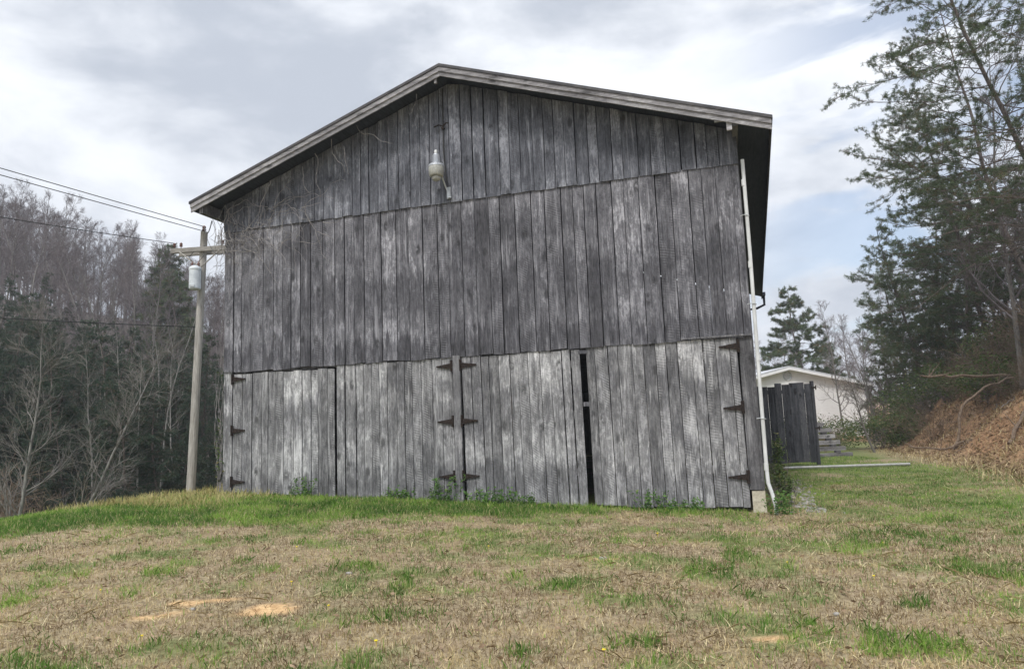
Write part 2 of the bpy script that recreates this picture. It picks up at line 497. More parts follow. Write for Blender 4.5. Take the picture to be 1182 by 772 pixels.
c = b.mix(s_.outputs[2], c, li)
c = b.mix(s_.outputs[1], c, so)
setc(b, p, c); bump(b, p, b.math('ADD', n1, n3), .8, .02)
p.inputs['Specular IOR Level'].default_value = .1


def axis(segs):
    r = []
    for a, bb, st in segs:
        r.append(np.arange(a, bb - 1e-6, st))
    r.append(np.array([segs[-1][1]]))
    return np.concatenate(r)


gxs = axis([(-420, -120, 20), (-120, -30, 2.5), (-30, -14, .5), (-14, 14, .11), (14, 26, .3), (26, 80, 2), (80, 420, 20)])
gys = axis([(-60, 0, 6), (0, 3, .5), (3, 20, .11), (20, 40, .35), (40, 120, 2.5), (120, 620, 25)])
GX, GY = np.meshgrid(gxs, gys)
GZ = ground(GX, GY)
nx, ny = len(gxs), len(gys)
V = np.stack([GX, GY, GZ], -1).reshape(-1, 3)
idx = np.arange(nx * ny).reshape(ny, nx)
Q = np.stack([idx[:-1, :-1], idx[:-1, 1:], idx[1:, 1:], idx[1:, :-1]], -1).reshape(-1, 4)
me = bpy.data.meshes.new('ground')
me.vertices.add(len(V)); me.vertices.foreach_set('co', V.astype(np.float32).ravel())
me.loops.add(Q.size); me.loops.foreach_set('vertex_index', Q.astype(np.int32).ravel())
me.polygons.add(len(Q)); me.polygons.foreach_set('loop_start', np.arange(0, Q.size, 4, dtype=np.int32))
me.polygons.foreach_set('loop_total', np.full(len(Q), 4, dtype=np.int32))
me.polygons.foreach_set('use_smooth', np.ones(len(Q), dtype=bool))
g_, so_, li_, st_ = masks(GX, GY)
lxg, lyg = to_local(GX, GY)
hillm = sst(-lxg, 6.5, 9) * sst(lyg, 2, 5)
hillm = np.maximum(hillm, sst(GY, 36, 42))
li_ = np.maximum(li_, hillm * sst(np.abs(GX - 13), 6, 9) )
at = me.color_attributes.new('gmask', 'FLOAT_COLOR', 'POINT')
at.data.foreach_set('color', np.stack([g_, so_, li_, np.ones_like(g_)], -1).astype(np.float32).ravel())
me.materials.append(mg); me.update(calc_edges=True)
go = bpy.data.objects.new('ground', me); COL.objects.link(go)
tag(go, kind='structure')

# ------------------------------------------------------------------ barn
rnd = random.Random(7)
barn = empty('barn', (BO[0], BO[1], 0), BA, 'large weathered grey plank barn with a low gable roof and four plank doors', 'barn')
HW = 5.53; LEN = 18.0; PIT = .346; RZ = 8.86


def roofz(x): return RZ - PIT * abs(x)


def planks(x0, x1, zb, zt, y, wr, th=.024, saw=.3, gap=(.003, .010), lean=0.0, jag=.012, split=None, tone=None, fills=None):
    """vertical boards between x0 and x1; zb/zt are functions of x"""
    mb = MB(); x = x0
    while x < x1 - .04:
        w = rnd.uniform(*wr)
        if x + w > x1 - .1: w = x1 - x
        gp = rnd.uniform(*gap)
        if rnd.random() < .12: gp *= 2.2
        a, c = x + gp / 2, x + w - gp / 2
        dy = rnd.uniform(-.007, .007); tw = rnd.uniform(-.006, .006); tw2 = rnd.uniform(-.006, .006)
        j0 = rnd.uniform(-jag, jag); j1 = rnd.uniform(-jag, jag)
        zb0, zb1 = zb(a) + j0, zb(c) + j0 + rnd.uniform(-jag, jag) * .4
        zt0, zt1 = zt(a) + j1, zt(c) + j1
        tp = rnd.uniform(-.006, .006)
        r = rnd.random() if tone is None else min(1, max(0, rnd.gauss(tone, .25)))
        col = (r, rnd.random(), 1.0 if rnd.random() < saw else rnd.random() * .35, 1)
        # several height steps so that a board bows a little
        NS = 5; bow = rnd.uniform(-.006, .006)
        vs = []; fs = []
        for k in range(NS + 1):
            t = k / NS
            za, zc_ = zb0 + (zt0 - zb0) * t, zb1 + (zt1 - zb1) * t
            o = bow * math.sin(math.pi * t); L = lean * (1 - t)
            e1, e2 = rnd.uniform(-.002, .002), rnd.uniform(-.002, .002)
            yy = y + dy + o
            vs += [(a + tp * t + e1 + L, yy + tw, za), (c + tp * t + e2 + L, yy + tw2, zc_), (c + tp * t + e2 + L, yy + th, zc_), (a + tp * t + e1 + L, yy + th, za)]
        for k in range(NS):
            b0 = k * 4; b1 = b0 + 4
            for q in range(4):
                q2 = (q + 1) % 4
                fs.append((b0 + q, b0 + q2, b1 + q2, b1 + q))
        fs.append((0, 3, 2, 1)); fs.append((NS * 4, NS * 4 + 1, NS * 4 + 2, NS * 4 + 3))
        mb.add(vs, fs, col)
        x += w
    return mb


def gl(x): return .04 * (5.5 - x)


mb = planks(-HW, HW, lambda x: 6.185, lambda x: roofz(x) - .13, -.062, (.19, .31), saw=.15, jag=.010, gap=(.006, .018))
mb.build('gable_wall', M['gable'], barn, attr='plank')
mb = planks(-HW, HW, lambda x: 3.035 + .012 * math.sin(x * 3), lambda x: 6.21, -.030, (.20, .34), saw=.35, jag=.016, gap=(.006, .022))
mb.build('upper_wall', M['upper'], barn, attr='plank')
# fixed boards and posts between the doors
mb = planks(-HW, -5.31, lambda x: .40, lambda x: 3.06, .004, (.3, .4), saw=.2); mb.build('corner_board', M['door'], barn, attr='plank')
mb = planks(5.27, HW, lambda x: .385, lambda x: 3.08, .004, (.3, .4), saw=.5, tone=.35); mb.build('corner_board', M['post'], barn, attr='plank')
mb = planks(-.125, .035, lambda x: .2, lambda x: 3.06, -.045, (.3, .4), th=.07, saw=.2, tone=.45); mb.build('centre_post', M['post'], barn, attr='plank')
# thin batten over the door heads at the right
mb = MB(); mb.box((4.3, -.052, 3.055), (5.5, -.034, 3.085), (.4, .3, 0, 1)); mb.build('batten', M['post'], barn, attr='plank')


def hinge(parent, x, z, side, n=1, L=.33):
    """dark iron T-hinge: pin barrel on the post side and a tapering strap along the door"""
    h = MB(); y = -.012 if n else -.012
    h.box((x - .028, y - .028, z - .10), (x + .028, y - .004, z + .12))
    h.tube([(x, y - .036, z - .11), (x, y - .036, z + .12)], .016, 8)
    s = side
    v = [(x + s * .02, y - .024, z - .055), (x + s * L, y - .018, z - .012), (x + s * L, y - .004, z - .012), (x + s * .02, y - .004, z - .055),
         (x + s * .02, y - .024, z + .055), (x + s * L, y - .018, z + .012), (x + s * L, y - .004, z + .012), (x + s * .02, y - .004, z + .055)]
    h.hexa(v)
    h.box((x + s * (L - .02) - .016, y - .026, z - .016), (x + s * (L - .02) + .016, y - .006, z + .016))
    for t in (.12, .22): h.tube([(x + s * t, y - .032, z), (x + s * t, y - .01, z)], .011, 6)
    h.build('hinge', M['iron'], parent)


def door(x0, x1, zb, zt, hx, side, hz, lean=0.0, tone=.55, wr=(.15, .26), lab=None):
    mb = planks(x0, x1, zb, zt, .0, wr, saw=.38, lean=lean, jag=.014, tone=tone, gap=(.005, .017))
    d = mb.build('door', M['door'], barn, attr='plank')
    bk = MB()
    for z in (.75, 1.8, 2.75): bk.box((x0 + .05, .03, z - .07), (x1 - .05, .055, z + .07), (.4, .4, 0, 1))
    bk.build('ledge_board', M['door'], d, attr='plank')
    for z in hz: hinge(d, hx, z, side)
    if lab: d['label'] = lab
    return d


door(-5.29, -2.78, lambda x: gl(x) + .02, lambda x: 2.985 - .01 * (x + 4), -5.29, 1, (2.88, 1.77, .68), lab='leftmost plank door, hinged at the barn corner')
door(-2.735, -.14, lambda x: gl(x) + .01, lambda x: 3.03, -.15, -1, (2.86, 1.77, .71), lab='second plank door from the left, hinged on the centre post')
door(.05, 2.42, lambda x: gl(x) + .01, lambda x: 3.02, .03, 1, (2.86, 1.77, .71), lean=.035, lab='third plank door from the left, beside the wide dark gap')
door(2.535, 5.25, lambda x: max(.10, gl(x) + .03), lambda x: 3.04, 5.27, -1, (2.88, 1.80, .61), lean=.03, tone=.45, lab='rightmost plank door with a gap under it')
# latch block inside the gap
mb = MB(); mb.box((2.40, -.012, 2.93), (2.56, .02, 2.99), (.5, .5, 0, 1)); mb.build('door_stop', M['upper'], barn, attr='plank'); mb = MB(); mb.box((2.44, .03, 1.95), (2.6, .06, 2.03), (.1, .5, 0, 1)); mb.build('latch', M['upper'], barn, attr='plank')

# side and back walls
for sx in (-1, 1):
    mb = MB(); y = .03
    while y < LEN - .02:
        w = min(rnd.uniform(.2, .32), LEN - y)
        xx = sx * HW - (.0 if sx > 0 else 0)
        c = (rnd.random(), rnd.random(), rnd.random() * .3, 1)
        mb.box((xx - .024 if sx > 0 else xx, y + .003, .40), (xx if sx > 0 else xx + .024, y + w - .003, roofz(HW) - .11), c); y += w
    mb.build('side_wall', M['sidewall'], barn, attr='plank')
mb = planks(-HW, HW, lambda x: .3, lambda x: roofz(x) - .13, LEN, (.22, .32)); mb.build('back_wall', M['sidewall'], barn, attr='plank')
# sill and foundation
mb = MB()
for z0, z1 in ((-.15, .185), (.19, .375)): mb.box((5.31, .03 if z0 < 0 else .026, z0), (5.53 - (.0 if z0 < 0 else .004), .44, z1))
mb.build('foundation_block', M['block'], barn)
mb = MB(); mb.box((5.34, .45, -.3), (5.52, LEN, .39)); mb.box((-5.52, .06, -4), (-5.3, LEN, .39)); mb.box((-5.3, LEN - .2, -4), (5.34, LEN - .02, .29)); mb.build('foundation_wall', M['block'], barn)
# interior partition of hay-loft floor so the gaps stay dark
mb = MB(); mb.box((-5.48, .08, 3.0), (5.48, LEN - .05, 3.06), (.1, .1, 0, 1)); mb.build('loft_floor', M['sidewall'], barn, attr='plank')

# roof: two slabs, purlins, fascia boards
mb = MB(); EVX = 6.10; EV = lambda s: EVX if s > 0 else 5.96; OV = -.62
for s in (-1, 1):
    for (dz0, dz1, e, y0) in ((-.055, 0.0, EV(s) + .02, OV - .05),):
        v = []
        for zoff in (dz0, dz1):
            v += [(0, y0, RZ + zoff), (s * e, y0, RZ - PIT * e + zoff), (s * e + (.5 if s > 0 else 0), LEN + .4, RZ - PIT * e + zoff), (0, LEN + .4, RZ + zoff)]
        mb.hexa(v)
roof = mb.build('roof', M['roofing'], barn)
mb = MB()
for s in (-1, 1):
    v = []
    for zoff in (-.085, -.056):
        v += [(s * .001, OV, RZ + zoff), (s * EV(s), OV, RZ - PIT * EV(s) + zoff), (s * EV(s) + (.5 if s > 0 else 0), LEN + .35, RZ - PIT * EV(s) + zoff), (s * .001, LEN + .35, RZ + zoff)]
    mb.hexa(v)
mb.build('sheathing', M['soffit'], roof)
for s in (-1, 1):
    mb = MB(); k = 0
    # upper board and a lower board set back behind it, each of two lengths
    for (ztop, zbot, y0, y1) in ((-.058, -.150, OV - .030, OV - .004), (-.110, -.245, OV - .003, OV + .022)):
        cuts = [0, 3.3 if k else 2.6, EV(s)]
        for i in range(2):
            xa, xb = cuts[i] + .002, cuts[i + 1] - .002
            wob = rnd.uniform(-.006, .006)
            col = (rnd.uniform(.4, .9), rnd.random(), 0, 1)
            v = []
            for zo in (zbot, ztop):
                v += [(s * xa, y0, RZ - PIT * xa + zo + wob), (s * xb, y0, RZ - PIT * xb + zo), (s * xb, y1, RZ - PIT * xb + zo), (s * xa, y1, RZ - PIT * xa + zo + wob)]
            mb.hexa(v, col)
        k += 1
    mb.build('fascia', M['fascia'], roof, attr='plank')
    # eave board along the side and the purlin under it
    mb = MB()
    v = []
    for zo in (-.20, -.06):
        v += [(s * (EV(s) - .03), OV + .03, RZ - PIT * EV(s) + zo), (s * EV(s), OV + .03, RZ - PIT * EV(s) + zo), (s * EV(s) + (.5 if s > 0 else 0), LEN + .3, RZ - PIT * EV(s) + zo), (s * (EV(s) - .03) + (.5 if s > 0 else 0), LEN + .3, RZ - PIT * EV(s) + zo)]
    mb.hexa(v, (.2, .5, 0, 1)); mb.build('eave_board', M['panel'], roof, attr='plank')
mb = MB()
for xx in (-5.72, 5.50):
    zt = roofz(xx) - .09 - .02
    mb.box((xx - .05, OV + .04 + (.0 if abs(xx) > 5 else .1), zt - .16 - (.09 if xx < -5.6 else 0)), (xx + .05, .0 - .07 if abs(xx) < 5.5 else LEN, zt - .02), (.4, .3, 0, 1))
mb.build('rafter_tail', M['sidewall'], roof, attr='plank')
# pale ends: ridge stub and right-hand bracket
mb = MB(); mb.box((-.14, OV + .03, 8.50), (-.09, OV + .08, 8.76), (.9, .2, 0, 1)); mb.build('ridge_stub', M['fascia'], roof, attr='plank')
mb = MB(); mb.box((5.36, OV + .03, 6.62), (5.45, OV + .07, 6.88), (.9, .6, 0, 1)); mb.box((5.16, OV + .027, 6.80), (5.5, OV + .067, 6.87), (.9, .1, 0, 1)); mb.build('bracket', M['fascia'], roof, attr='plank')

# white conduit down the right corner
mb = MB()
cx_ = HW + .055
mb.tube([(cx_ + .01, -.05, 6.24), (cx_ + .01, -.05, 4.6), (cx_ - .005, -.05, 2.5), (cx_ - .01, -.05, .75), (cx_, -.055, .50), (cx_ + .05, -.075, .32), (cx_ + .09, -.1, .12), (cx_ + .09, -.1, -.2)], .032, 12)
for z in (5.75, 4.25, 2.60, .72): mb.tube([(cx_ + (.0 if z > 2 else -.012), -.05, z), (cx_ + (.0 if z > 2 else -.012), -.05, z + .12)], .038, 12)
mb.build('conduit', M['pvc'], barn, smooth=False)
for z in (5.2, 3.6, 1.6):
    mb = MB(); mb.tube([(HW - .05, -.066, z), (HW + .02, -.088, z + .01), (HW + .06, -.092, z), (HW + .1, -.07, z - .01), (HW + .07, .02, z - .01)], .008, 5)
    mb.build('strap', M['galv'], barn)
mb = MB(); mb.box((6.60, LEN - .6, 6.58), (6.70, LEN + .3, 6.70))
mb.tube([(6.65, LEN - .1, 6.60), (6.65, LEN - .1, 6.25), (6.35, LEN - .1, 6.12), (5.62, LEN - .1, 6.05), (5.6, LEN - .1, .2)], .05, 8)
mb.build('gutter', M['soffit'], barn)


def barn_pt(x, y, z):
    wx, wy = from_local(x, y); return (float(wx), float(wy), z)


# ------------------------------------------------------------------ yard light on the gable
LS = .80
yl = empty('yard_light', barn_pt(-.08, -.09, 6.35), BA, 'bucket-shaped yard light with cloudy refractor on a curved arm on the barn gable', 'lamp')
yl.scale = (LS, LS, LS)
mb = MB(); mb.box((-.05, -.03, -.13), (.05, .0, .17)); mb.box((-.035, -.055, -.10), (.035, -.028, .13)); mb.box((-.02, -.10, -.13), (.09, -.056, -.10)); mb.build('wall_bracket', M['galv'], yl)
mb = MB(); mb.tube([(0, -.05, .02), (-.03, -.16, .16), (-.06, -.28, .36), (-.10, -.36, .50), (-.14, -.38, .55)], .020, 8); mb.build('arm', M['galv'], yl, smooth=True)
hc = (-.17, -.39, .34)
mb = MB(); mb.lathe([(0, .60), (.065, .595), (.075, .57), (.075, .36), (.10, .345), (.165, .33), (.195, .295), (.20, .26), (.187, .25), (0, .25)], hc, 24)
for a in range(10):
    t = a * math.pi / 5; mb.tube([(hc[0] + .08 * math.cos(t), hc[1] + .08 * math.sin(t), hc[2] + .38), (hc[0] + .08 * math.cos(t), hc[1] + .08 * math.sin(t), hc[2] + .56)], .006, 4)
mb.build('housing', M['lamphead'], yl, smooth=False)
mb = MB(); mb.lathe([(.033, .60), (.042, .63), (.042, .67), (.03, .70), (0, .71)], hc, 12); mb.build('photocell', M['pvc'], yl, smooth=True)
mb = MB(); mb.lathe([(.19, .255), (.197, .24), (.192, .15), (.178, .04), (.16, .015), (.12, .0), (.118, .02), (0, .03)], hc, 28); mb.build('refractor', M['lampglass'], yl, smooth=True)
mb = MB(); mb.lathe([(.115, .018), (.118, -.03), (.10, -.075), (.05, -.10), (0, -.105)], hc, 20); mb.build('bulb_cover', M['lampglass'], yl, smooth=True)
# cable with knob insulator running down the wall
cb = MB(); pts = [(-.17, -.085, 8.62), (-.172, -.088, 8.1), (-.168, -.10, 7.81), (-.175, -.088, 7.3), (-.14, -.09, 6.8), (-.10, -.10, 6.45)]
cb.tube([barn_pt(*q) for q in pts], .015, 6)
co_ = cb.build('electric_cable', M['wire']); tag(co_, 'black cable stapled down the gable to the yard light', 'cable')
ins = empty('insulator', barn_pt(-.17, -.075, 7.80), BA, 'small knob insulator with two spread arms high on the gable', 'insulator')
mb = MB(); mb.tube([(0, 0, -.05), (0, -.06, -.05)], .03, 10); mb.tube([(0, -.03, .0), (-.08, -.05, .03), (-.19, -.05, .0)], .014, 6); mb.tube([(0, -.03, .0), (.08, -.05, .05), (.13, -.05, .035)], .014, 6); mb.build('clamp', M['iron'], ins)

# ------------------------------------------------------------------ utility pole
PX, PY = -9.84, 22.0
PZ = gz(PX, PY)
pole = empty('utility_pole', (PX, PY, 0), 0, 'pale wooden utility pole with one crossarm and a grey transformer can', 'utility pole')
mb = MB(); n = 14
pp = [(0 + .28 * (z / 8.1), 0, z) for z in np.linspace(PZ - .3, 8.08, n)]
mb.tube(pp, np.linspace(.140, .105, n), 14)
mb.build('pole', M['polewood'], pole, smooth=True)
arm_dir = Vector((1, -.1, 0)).normalized()
mb = MB(); Mx = Matrix.Translation((.26, -.17, 7.48)) @ Matrix.Rotation(RAD(-6), 4, 'Z')
mb.box((-.98, -.055, -.07), (.98, .055, .07), M=Mx)
mb.box((-.95, .36, -.07), (.95, .46, .06), M=Mx)
ca = mb.build('crossarm', M['armwood'], pole)
mb = MB()
for s in (-1, 1):
    mb.tube([tuple(Mx @ Vector((s * .68, -.07, -.05))), tuple(Mx @ Vector((0, -.02, -.58)))], .022, 6)
mb.build('arm_brace', M['polewood'], pole)
for x in (-.88, -.66, .70, .90):
    i_ = MB(); c = Mx @ Vector((x, 0, .07))
    i_.lathe([(.012, 0), (.012, .06), (.045, .06), (.05, .09), (.03, .11), (.048, .125), (.042, .16), (.02, .185), (0, .19)], tuple(c), 12)
    i_.build('insulator', M['porcelain'], pole, smooth=True)
i_ = MB(); i_.lathe([(.016, -.05), (.016, .04), (.06, .04), (.065, .08), (.035, .11), (.06, .13), (.05, .18), (0, .21)], (.28, -.02, 8.08), 12); i_.build('insulator', M['porcelain'], pole, smooth=True)
mb = MB(); tcx = (.16, -.33, 6.18)
mb.lathe([(0, 0), (.15, .0), (.172, .03), (.172, .60), (.182, .61), (.182, .66), (.168, .69), (.10, .74), (0, .76)], tcx, 24)
mb.box((tcx[0] - .06, tcx[1] + .16, tcx[2] + .45), (tcx[0] + .06, tcx[1] + .33, tcx[2] + .55)); mb.box((tcx[0] - .06, tcx[1] + .16, tcx[2] + .1), (tcx[0] + .06, tcx[1] + .33, tcx[2] + .18))
tr = mb.build('transformer', M['tank'], pole, smooth=False)
for dx in (-.09, .10):
    mb = MB(); mb.lathe([(.03, 0), (.045, .03), (.03, .06), (.045, .09), (.03, .12), (.012, .17), (0, .2)], (tcx[0] + dx, tcx[1], tcx[2] + .71), 10); mb.build('bushing', M['porcelain'], tr, smooth=True)
mb = MB(); mb.box((tcx[0] - .08, tcx[1] - .2, tcx[2] + .05), (tcx[0] + .06, tcx[1] - .17, tcx[2] + .12)); mb.build('nameplate', M['galv'], tr)
mb = MB(); mb.tube([(tcx[0] - .09, tcx[1], 7.05), (tcx[0] - .2, tcx[1], 7.2), (tcx[0] - .1, -.2, 7.42)], .01, 5); mb.tube([(tcx[0] + .1, tcx[1], 7.05), (tcx[0] + .24, tcx[1] + .05, 7.25), (.3, -.05, 7.7), (.3, -.02, 8.12)], .01, 5); mb.build('jumper_wire', M['wire'], pole)


def wire(p0, p1, sag, r, label, group=None, n=24):
    p0 = np.array(p0, float); p1 = np.array(p1, float)
    t = np.linspace(0, 1, n)[:, None]
    P = p0 + (p1 - p0) * t; P[:, 2] -= (4 * sag * t * (1 - t))[:, 0]
    m_ = MB(); m_.tube(P, r, 5)
    o = m_.build('power_line', M['wire']); tag(o, label, 'wire', group)
    return o


top = (PX + .28, PY - .02, 8.25)
D = np.array([-2.95, -5.0]) * 5.2
def far(z0, dz, k=1.0): return (PX + .28 + D[0] * k, PY + D[1] * k, z0 + dz)
wire(top, far(8.25, 1.5), .15, .012, 'upper of the two close wires leaving the pole top to the left')
wire((top[0], top[1], 8.10), far(7.98, 1.5), .15, .012, 'lower of the two close wires leaving the pole top to the left')
pl = Mx @ Vector((-.88, 0, .25)); wire((PX + pl.x, PY + pl.y, pl.z), far(7.4, .6), .7, .011, 'thin wire running left from the crossarm end against the bare trees')
wire((PX + .12, PY - .16, 5.05), far(4.9, .3), .6, .014, 'low sagging wire crossing the dark woods at the left')
wire(top, barn_pt(-5.75, -.2, 6.45), .25, .012, 'short service wire from the pole top to the barn eave')
wire((PX + .4, PY - .1, 7.9), barn_pt(-5.6, .3, 6.1), .45, .008, 'slack thin wire drooping between the crossarm and barn corner')

# ------------------------------------------------------------------ bare vines on the barn
vr = random.Random(3)
def vine_path(x, y, z, ang, L, st=.07, droop=0.0, lim=True):
    P = [(x, y, z)]; a = ang
    for i in range(int(L / st)):
        a += vr.gauss(0, .28); a += droop * (-math.pi / 2 - a) * .05
        x += math.cos(a) * st; z += math.sin(a) * st
        y = min(-.085, max(-.40, y + vr.gauss(0, .012)))
        zmax = roofz(x) - .27
        if z > zmax: z = zmax; a = -abs(a)
        if x < -5.7: a = vr.uniform(-.9, .4)
        P.append((x, y, z))
    return P
vb = MB()
for i in range(80):
    x = -5.6 + abs(vr.gauss(0, 1.1)); z = min(roofz(x) - .3, 6.15 + abs(vr.gauss(0, .5)) - .45)
    P = vine_path(x, vr.uniform(-.3, -.09), z, vr.uniform(-1.8, 1.6), vr.uniform(.4, 1.7), droop=vr.random())
    vb.tube(P, np.linspace(vr.uniform(.005, .010), .0025, len(P)), 4)
for i in range(16):
    x = -5.56 + vr.uniform(-.15, .1); P = vine_path(x, vr.uniform(-.35, -.1), 6.3 + vr.uniform(-.3, .2), -1.5, vr.uniform(.4, 1.4), droop=1)
    vb.tube(P, np.linspace(.006, .002, len(P)), 4)
for (x, z, L) in ((-3.0, 7.55, 1.1), (-2.6, 7.8, .9), (-2.0, 8.0, 1.0), (-.62, 8.45, .45), (-3.3, 7.3, .7), (-4.1, 7.1, 1.3), (-2.3, 7.6, .7)):
    P = vine_path(x, -.38, z, -1.5, L, droop=1); vb.tube(P, np.linspace(.009, .004, len(P)), 4)
v_ = empty('bare_vine', barn_pt(-5.5, 0, 6.2), BA, 'leafless tangled vine clinging to the upper left corner of the barn gable', 'vine')
vo_ = vb.build('stems', M['vine'], v_); vo_.location = (5.5, 0, -6.2)
vb = MB()
for i in range(9):
    x = -5.60 + vr.uniform(-.05, .06); z = .4; P = [(x, -.03, z)]
    for k in range(vr.randint(12, 40)):
        x += vr.gauss(0, .02); z += .11; x = min(-5.5, max(-5.72, x)); P.append((x, -.04 + vr.gauss(0, .012), z))
    vb.tube(P, np.linspace(.007, .003, len(P)), 4)
v2 = empty('corner_vine', barn_pt(-5.6, 0, .4), BA, 'thin vine with a few green leaves climbing the left barn corner', 'vine')
o = vb.build('stems', M['vine'], v2); o.location = (5.6, 0, -.4)
# its leaves
def leaf_cards(cent, n, spread, size, seed, flat=.5):
    r = np.random.RandomState(seed)
    c = np.repeat(np.asarray(cent, float), n, axis=0) + r.normal(0, 1, (len(cent) * n, 3)) * np.asarray(spread)
    N = len(c)
    d = r.normal(0, 1, (N, 3)); d[:, 2] *= flat; d /= np.linalg.norm(d, axis=1)[:, None]
    e = np.cross(d, r.normal(0, 1, (N, 3))); e /= np.linalg.norm(e, axis=1)[:, None] + 1e-9
    s = size * r.uniform(.6, 1.3, N)[:, None]
    q = np.stack([c - d * s, c + e * s * .45, c + d * s, c - e * s * .45], 1)
    C = np.stack([r.rand(N), r.rand(N), r.rand(N), np.ones(N)], 1)
    return q, C
q, C = leaf_cards([(0.0, -.06, z) for z in np.arange(.4, 1.6, .14)] + [(0, -.06, 2.6)], 10, (.05, .03, .06), .035, 4)
fast_mesh('leaves', q, 4, M['leaf_green'], v2, 'leaf', C)


# ------------------------------------------------------------------ trees
def rot_about(v, axis, ang):
    axis = axis / (np.linalg.norm(axis) + 1e-9)
    return v * math.cos(ang) + np.cross(axis, v) * math.sin(ang) + axis * np.dot(axis, v) * (1 - math.cos(ang))


def wander(p, d, L, n, r, wob=.12, up=0.0):
    P = [p.copy()]; d = d / np.linalg.norm(d); st = L / n
    for i in range(n):
        d = d + r.normal(0, wob, 3) + np.array([0, 0, up]); d /= np.linalg.norm(d)
        p = p + d * st; P.append(p.copy())
    return np.array(P), d


def child_dir(d, ang, az):
    ref = np.array([0, 0, 1.]) if abs(d[2]) < .95 else np.array([1., 0, 0])
    a = np.cross(d, ref); v = rot_about(d, a, ang); return rot_about(v, d, az)


def bare_tree(seed, H=13, r0=.14, nb=20, lean=(0, 0), spread=.42, start=.35, twigr=.009, sub=6, tw=5, forks=0):
    r = np.random.RandomState(seed)
    T = MB(); Cn = MB()
    P, d = wander(np.array([0, 0, -.3]), np.array([lean[0], lean[1], 1.0]), H, 12, r, .05, .04)
    R = np.linspace(1, .08, 13) ** 1.0 * r0
    T.tube(P, R, 7)
    def at(PP, t):
        k = min(len(PP) - 2, int(t * (len(PP) - 1))); f = t * (len(PP) - 1) - k
        return PP[k] * (1 - f) + PP[k + 1] * f, PP[k + 1] - PP[k]
    for i in range(nb):
        t = start + (1 - start) * ((i + r.rand()) / nb) * .98
        p, dd = at(P, t); dd = dd / np.linalg.norm(dd)
        L = H * spread * (1 - t * .75) * r.uniform(.6, 1.15)
        v = child_dir(dd, r.uniform(.55, 1.15), r.uniform(0, 6.28) if True else 0)
        BP, _ = wander(p, v, L, 6, r, .12, .09)
        br = r0 * (1 - t) * .42 + twigr
        Cn.tube(BP, np.linspace(br, twigr, 7), 4, cap=False)
        for j in range(sub):
            t2 = .2 + .78 * (j + r.rand()) / sub
            p2, d2 = at(BP, t2); d2 = d2 / np.linalg.norm(d2)
            v2 = child_dir(d2, r.uniform(.4, .95), r.uniform(0, 6.28))
            L2 = L * .42 * (1.15 - t2) * r.uniform(.7, 1.4) + .3
            SP, _ = wander(p2, v2, L2, 4, r, .15, .06)
            Cn.tube(SP, np.linspace(br * .35 * (1 - t2) + twigr * .9, twigr * .6, 5), 3, cap=False)
            for k in range(tw):
                t3 = .2 + .8 * (k + r.rand()) / tw
                p3, d3 = at(SP, min(t3, .999)); d3 = d3 / np.linalg.norm(d3)
                v3 = child_dir(d3, r.uniform(.4, .9), r.uniform(0, 6.28))
                TP, _ = wander(p3, v3, L2 * r.uniform(.25, .55) + .12, 2, r, .15, .05)
                Cn.tube(TP, np.array([twigr * .7, twigr * .5, twigr * .3]), 3, cap=False)
    return T, Cn


def tufts(cent, dirs, nn, ln, wd, seed, curl=.6):
    """needle sprays: thin triangles fanned around each centre"""
    r = np.random.RandomState(seed)
    cent = np.asarray(cent); dirs = np.asarray(dirs)
    N = len(cent) * nn
    c = np.repeat(cent, nn, axis=0) + r.normal(0, ln * .25, (N, 3)); d = np.repeat(dirs, nn, axis=0)
    v = d * .6 + r.normal(0, curl, (N, 3)); v /= np.linalg.norm(v, axis=1)[:, None]
    e = np.cross(v, r.normal(0, 1, (N, 3))); e /= np.linalg.norm(e, axis=1)[:, None] + 1e-9
    L = ln * r.uniform(.6, 1.2, N)[:, None]
    q = np.stack([c - e * wd, c + e * wd, c + v * L], 1)
    tone = np.repeat(r.rand(len(cent)), nn) * .7 + r.rand(N) * .3
    C = np.stack([tone, np.repeat(r.rand(len(cent)), nn), tone, np.ones(N)], 1)
    return q, C


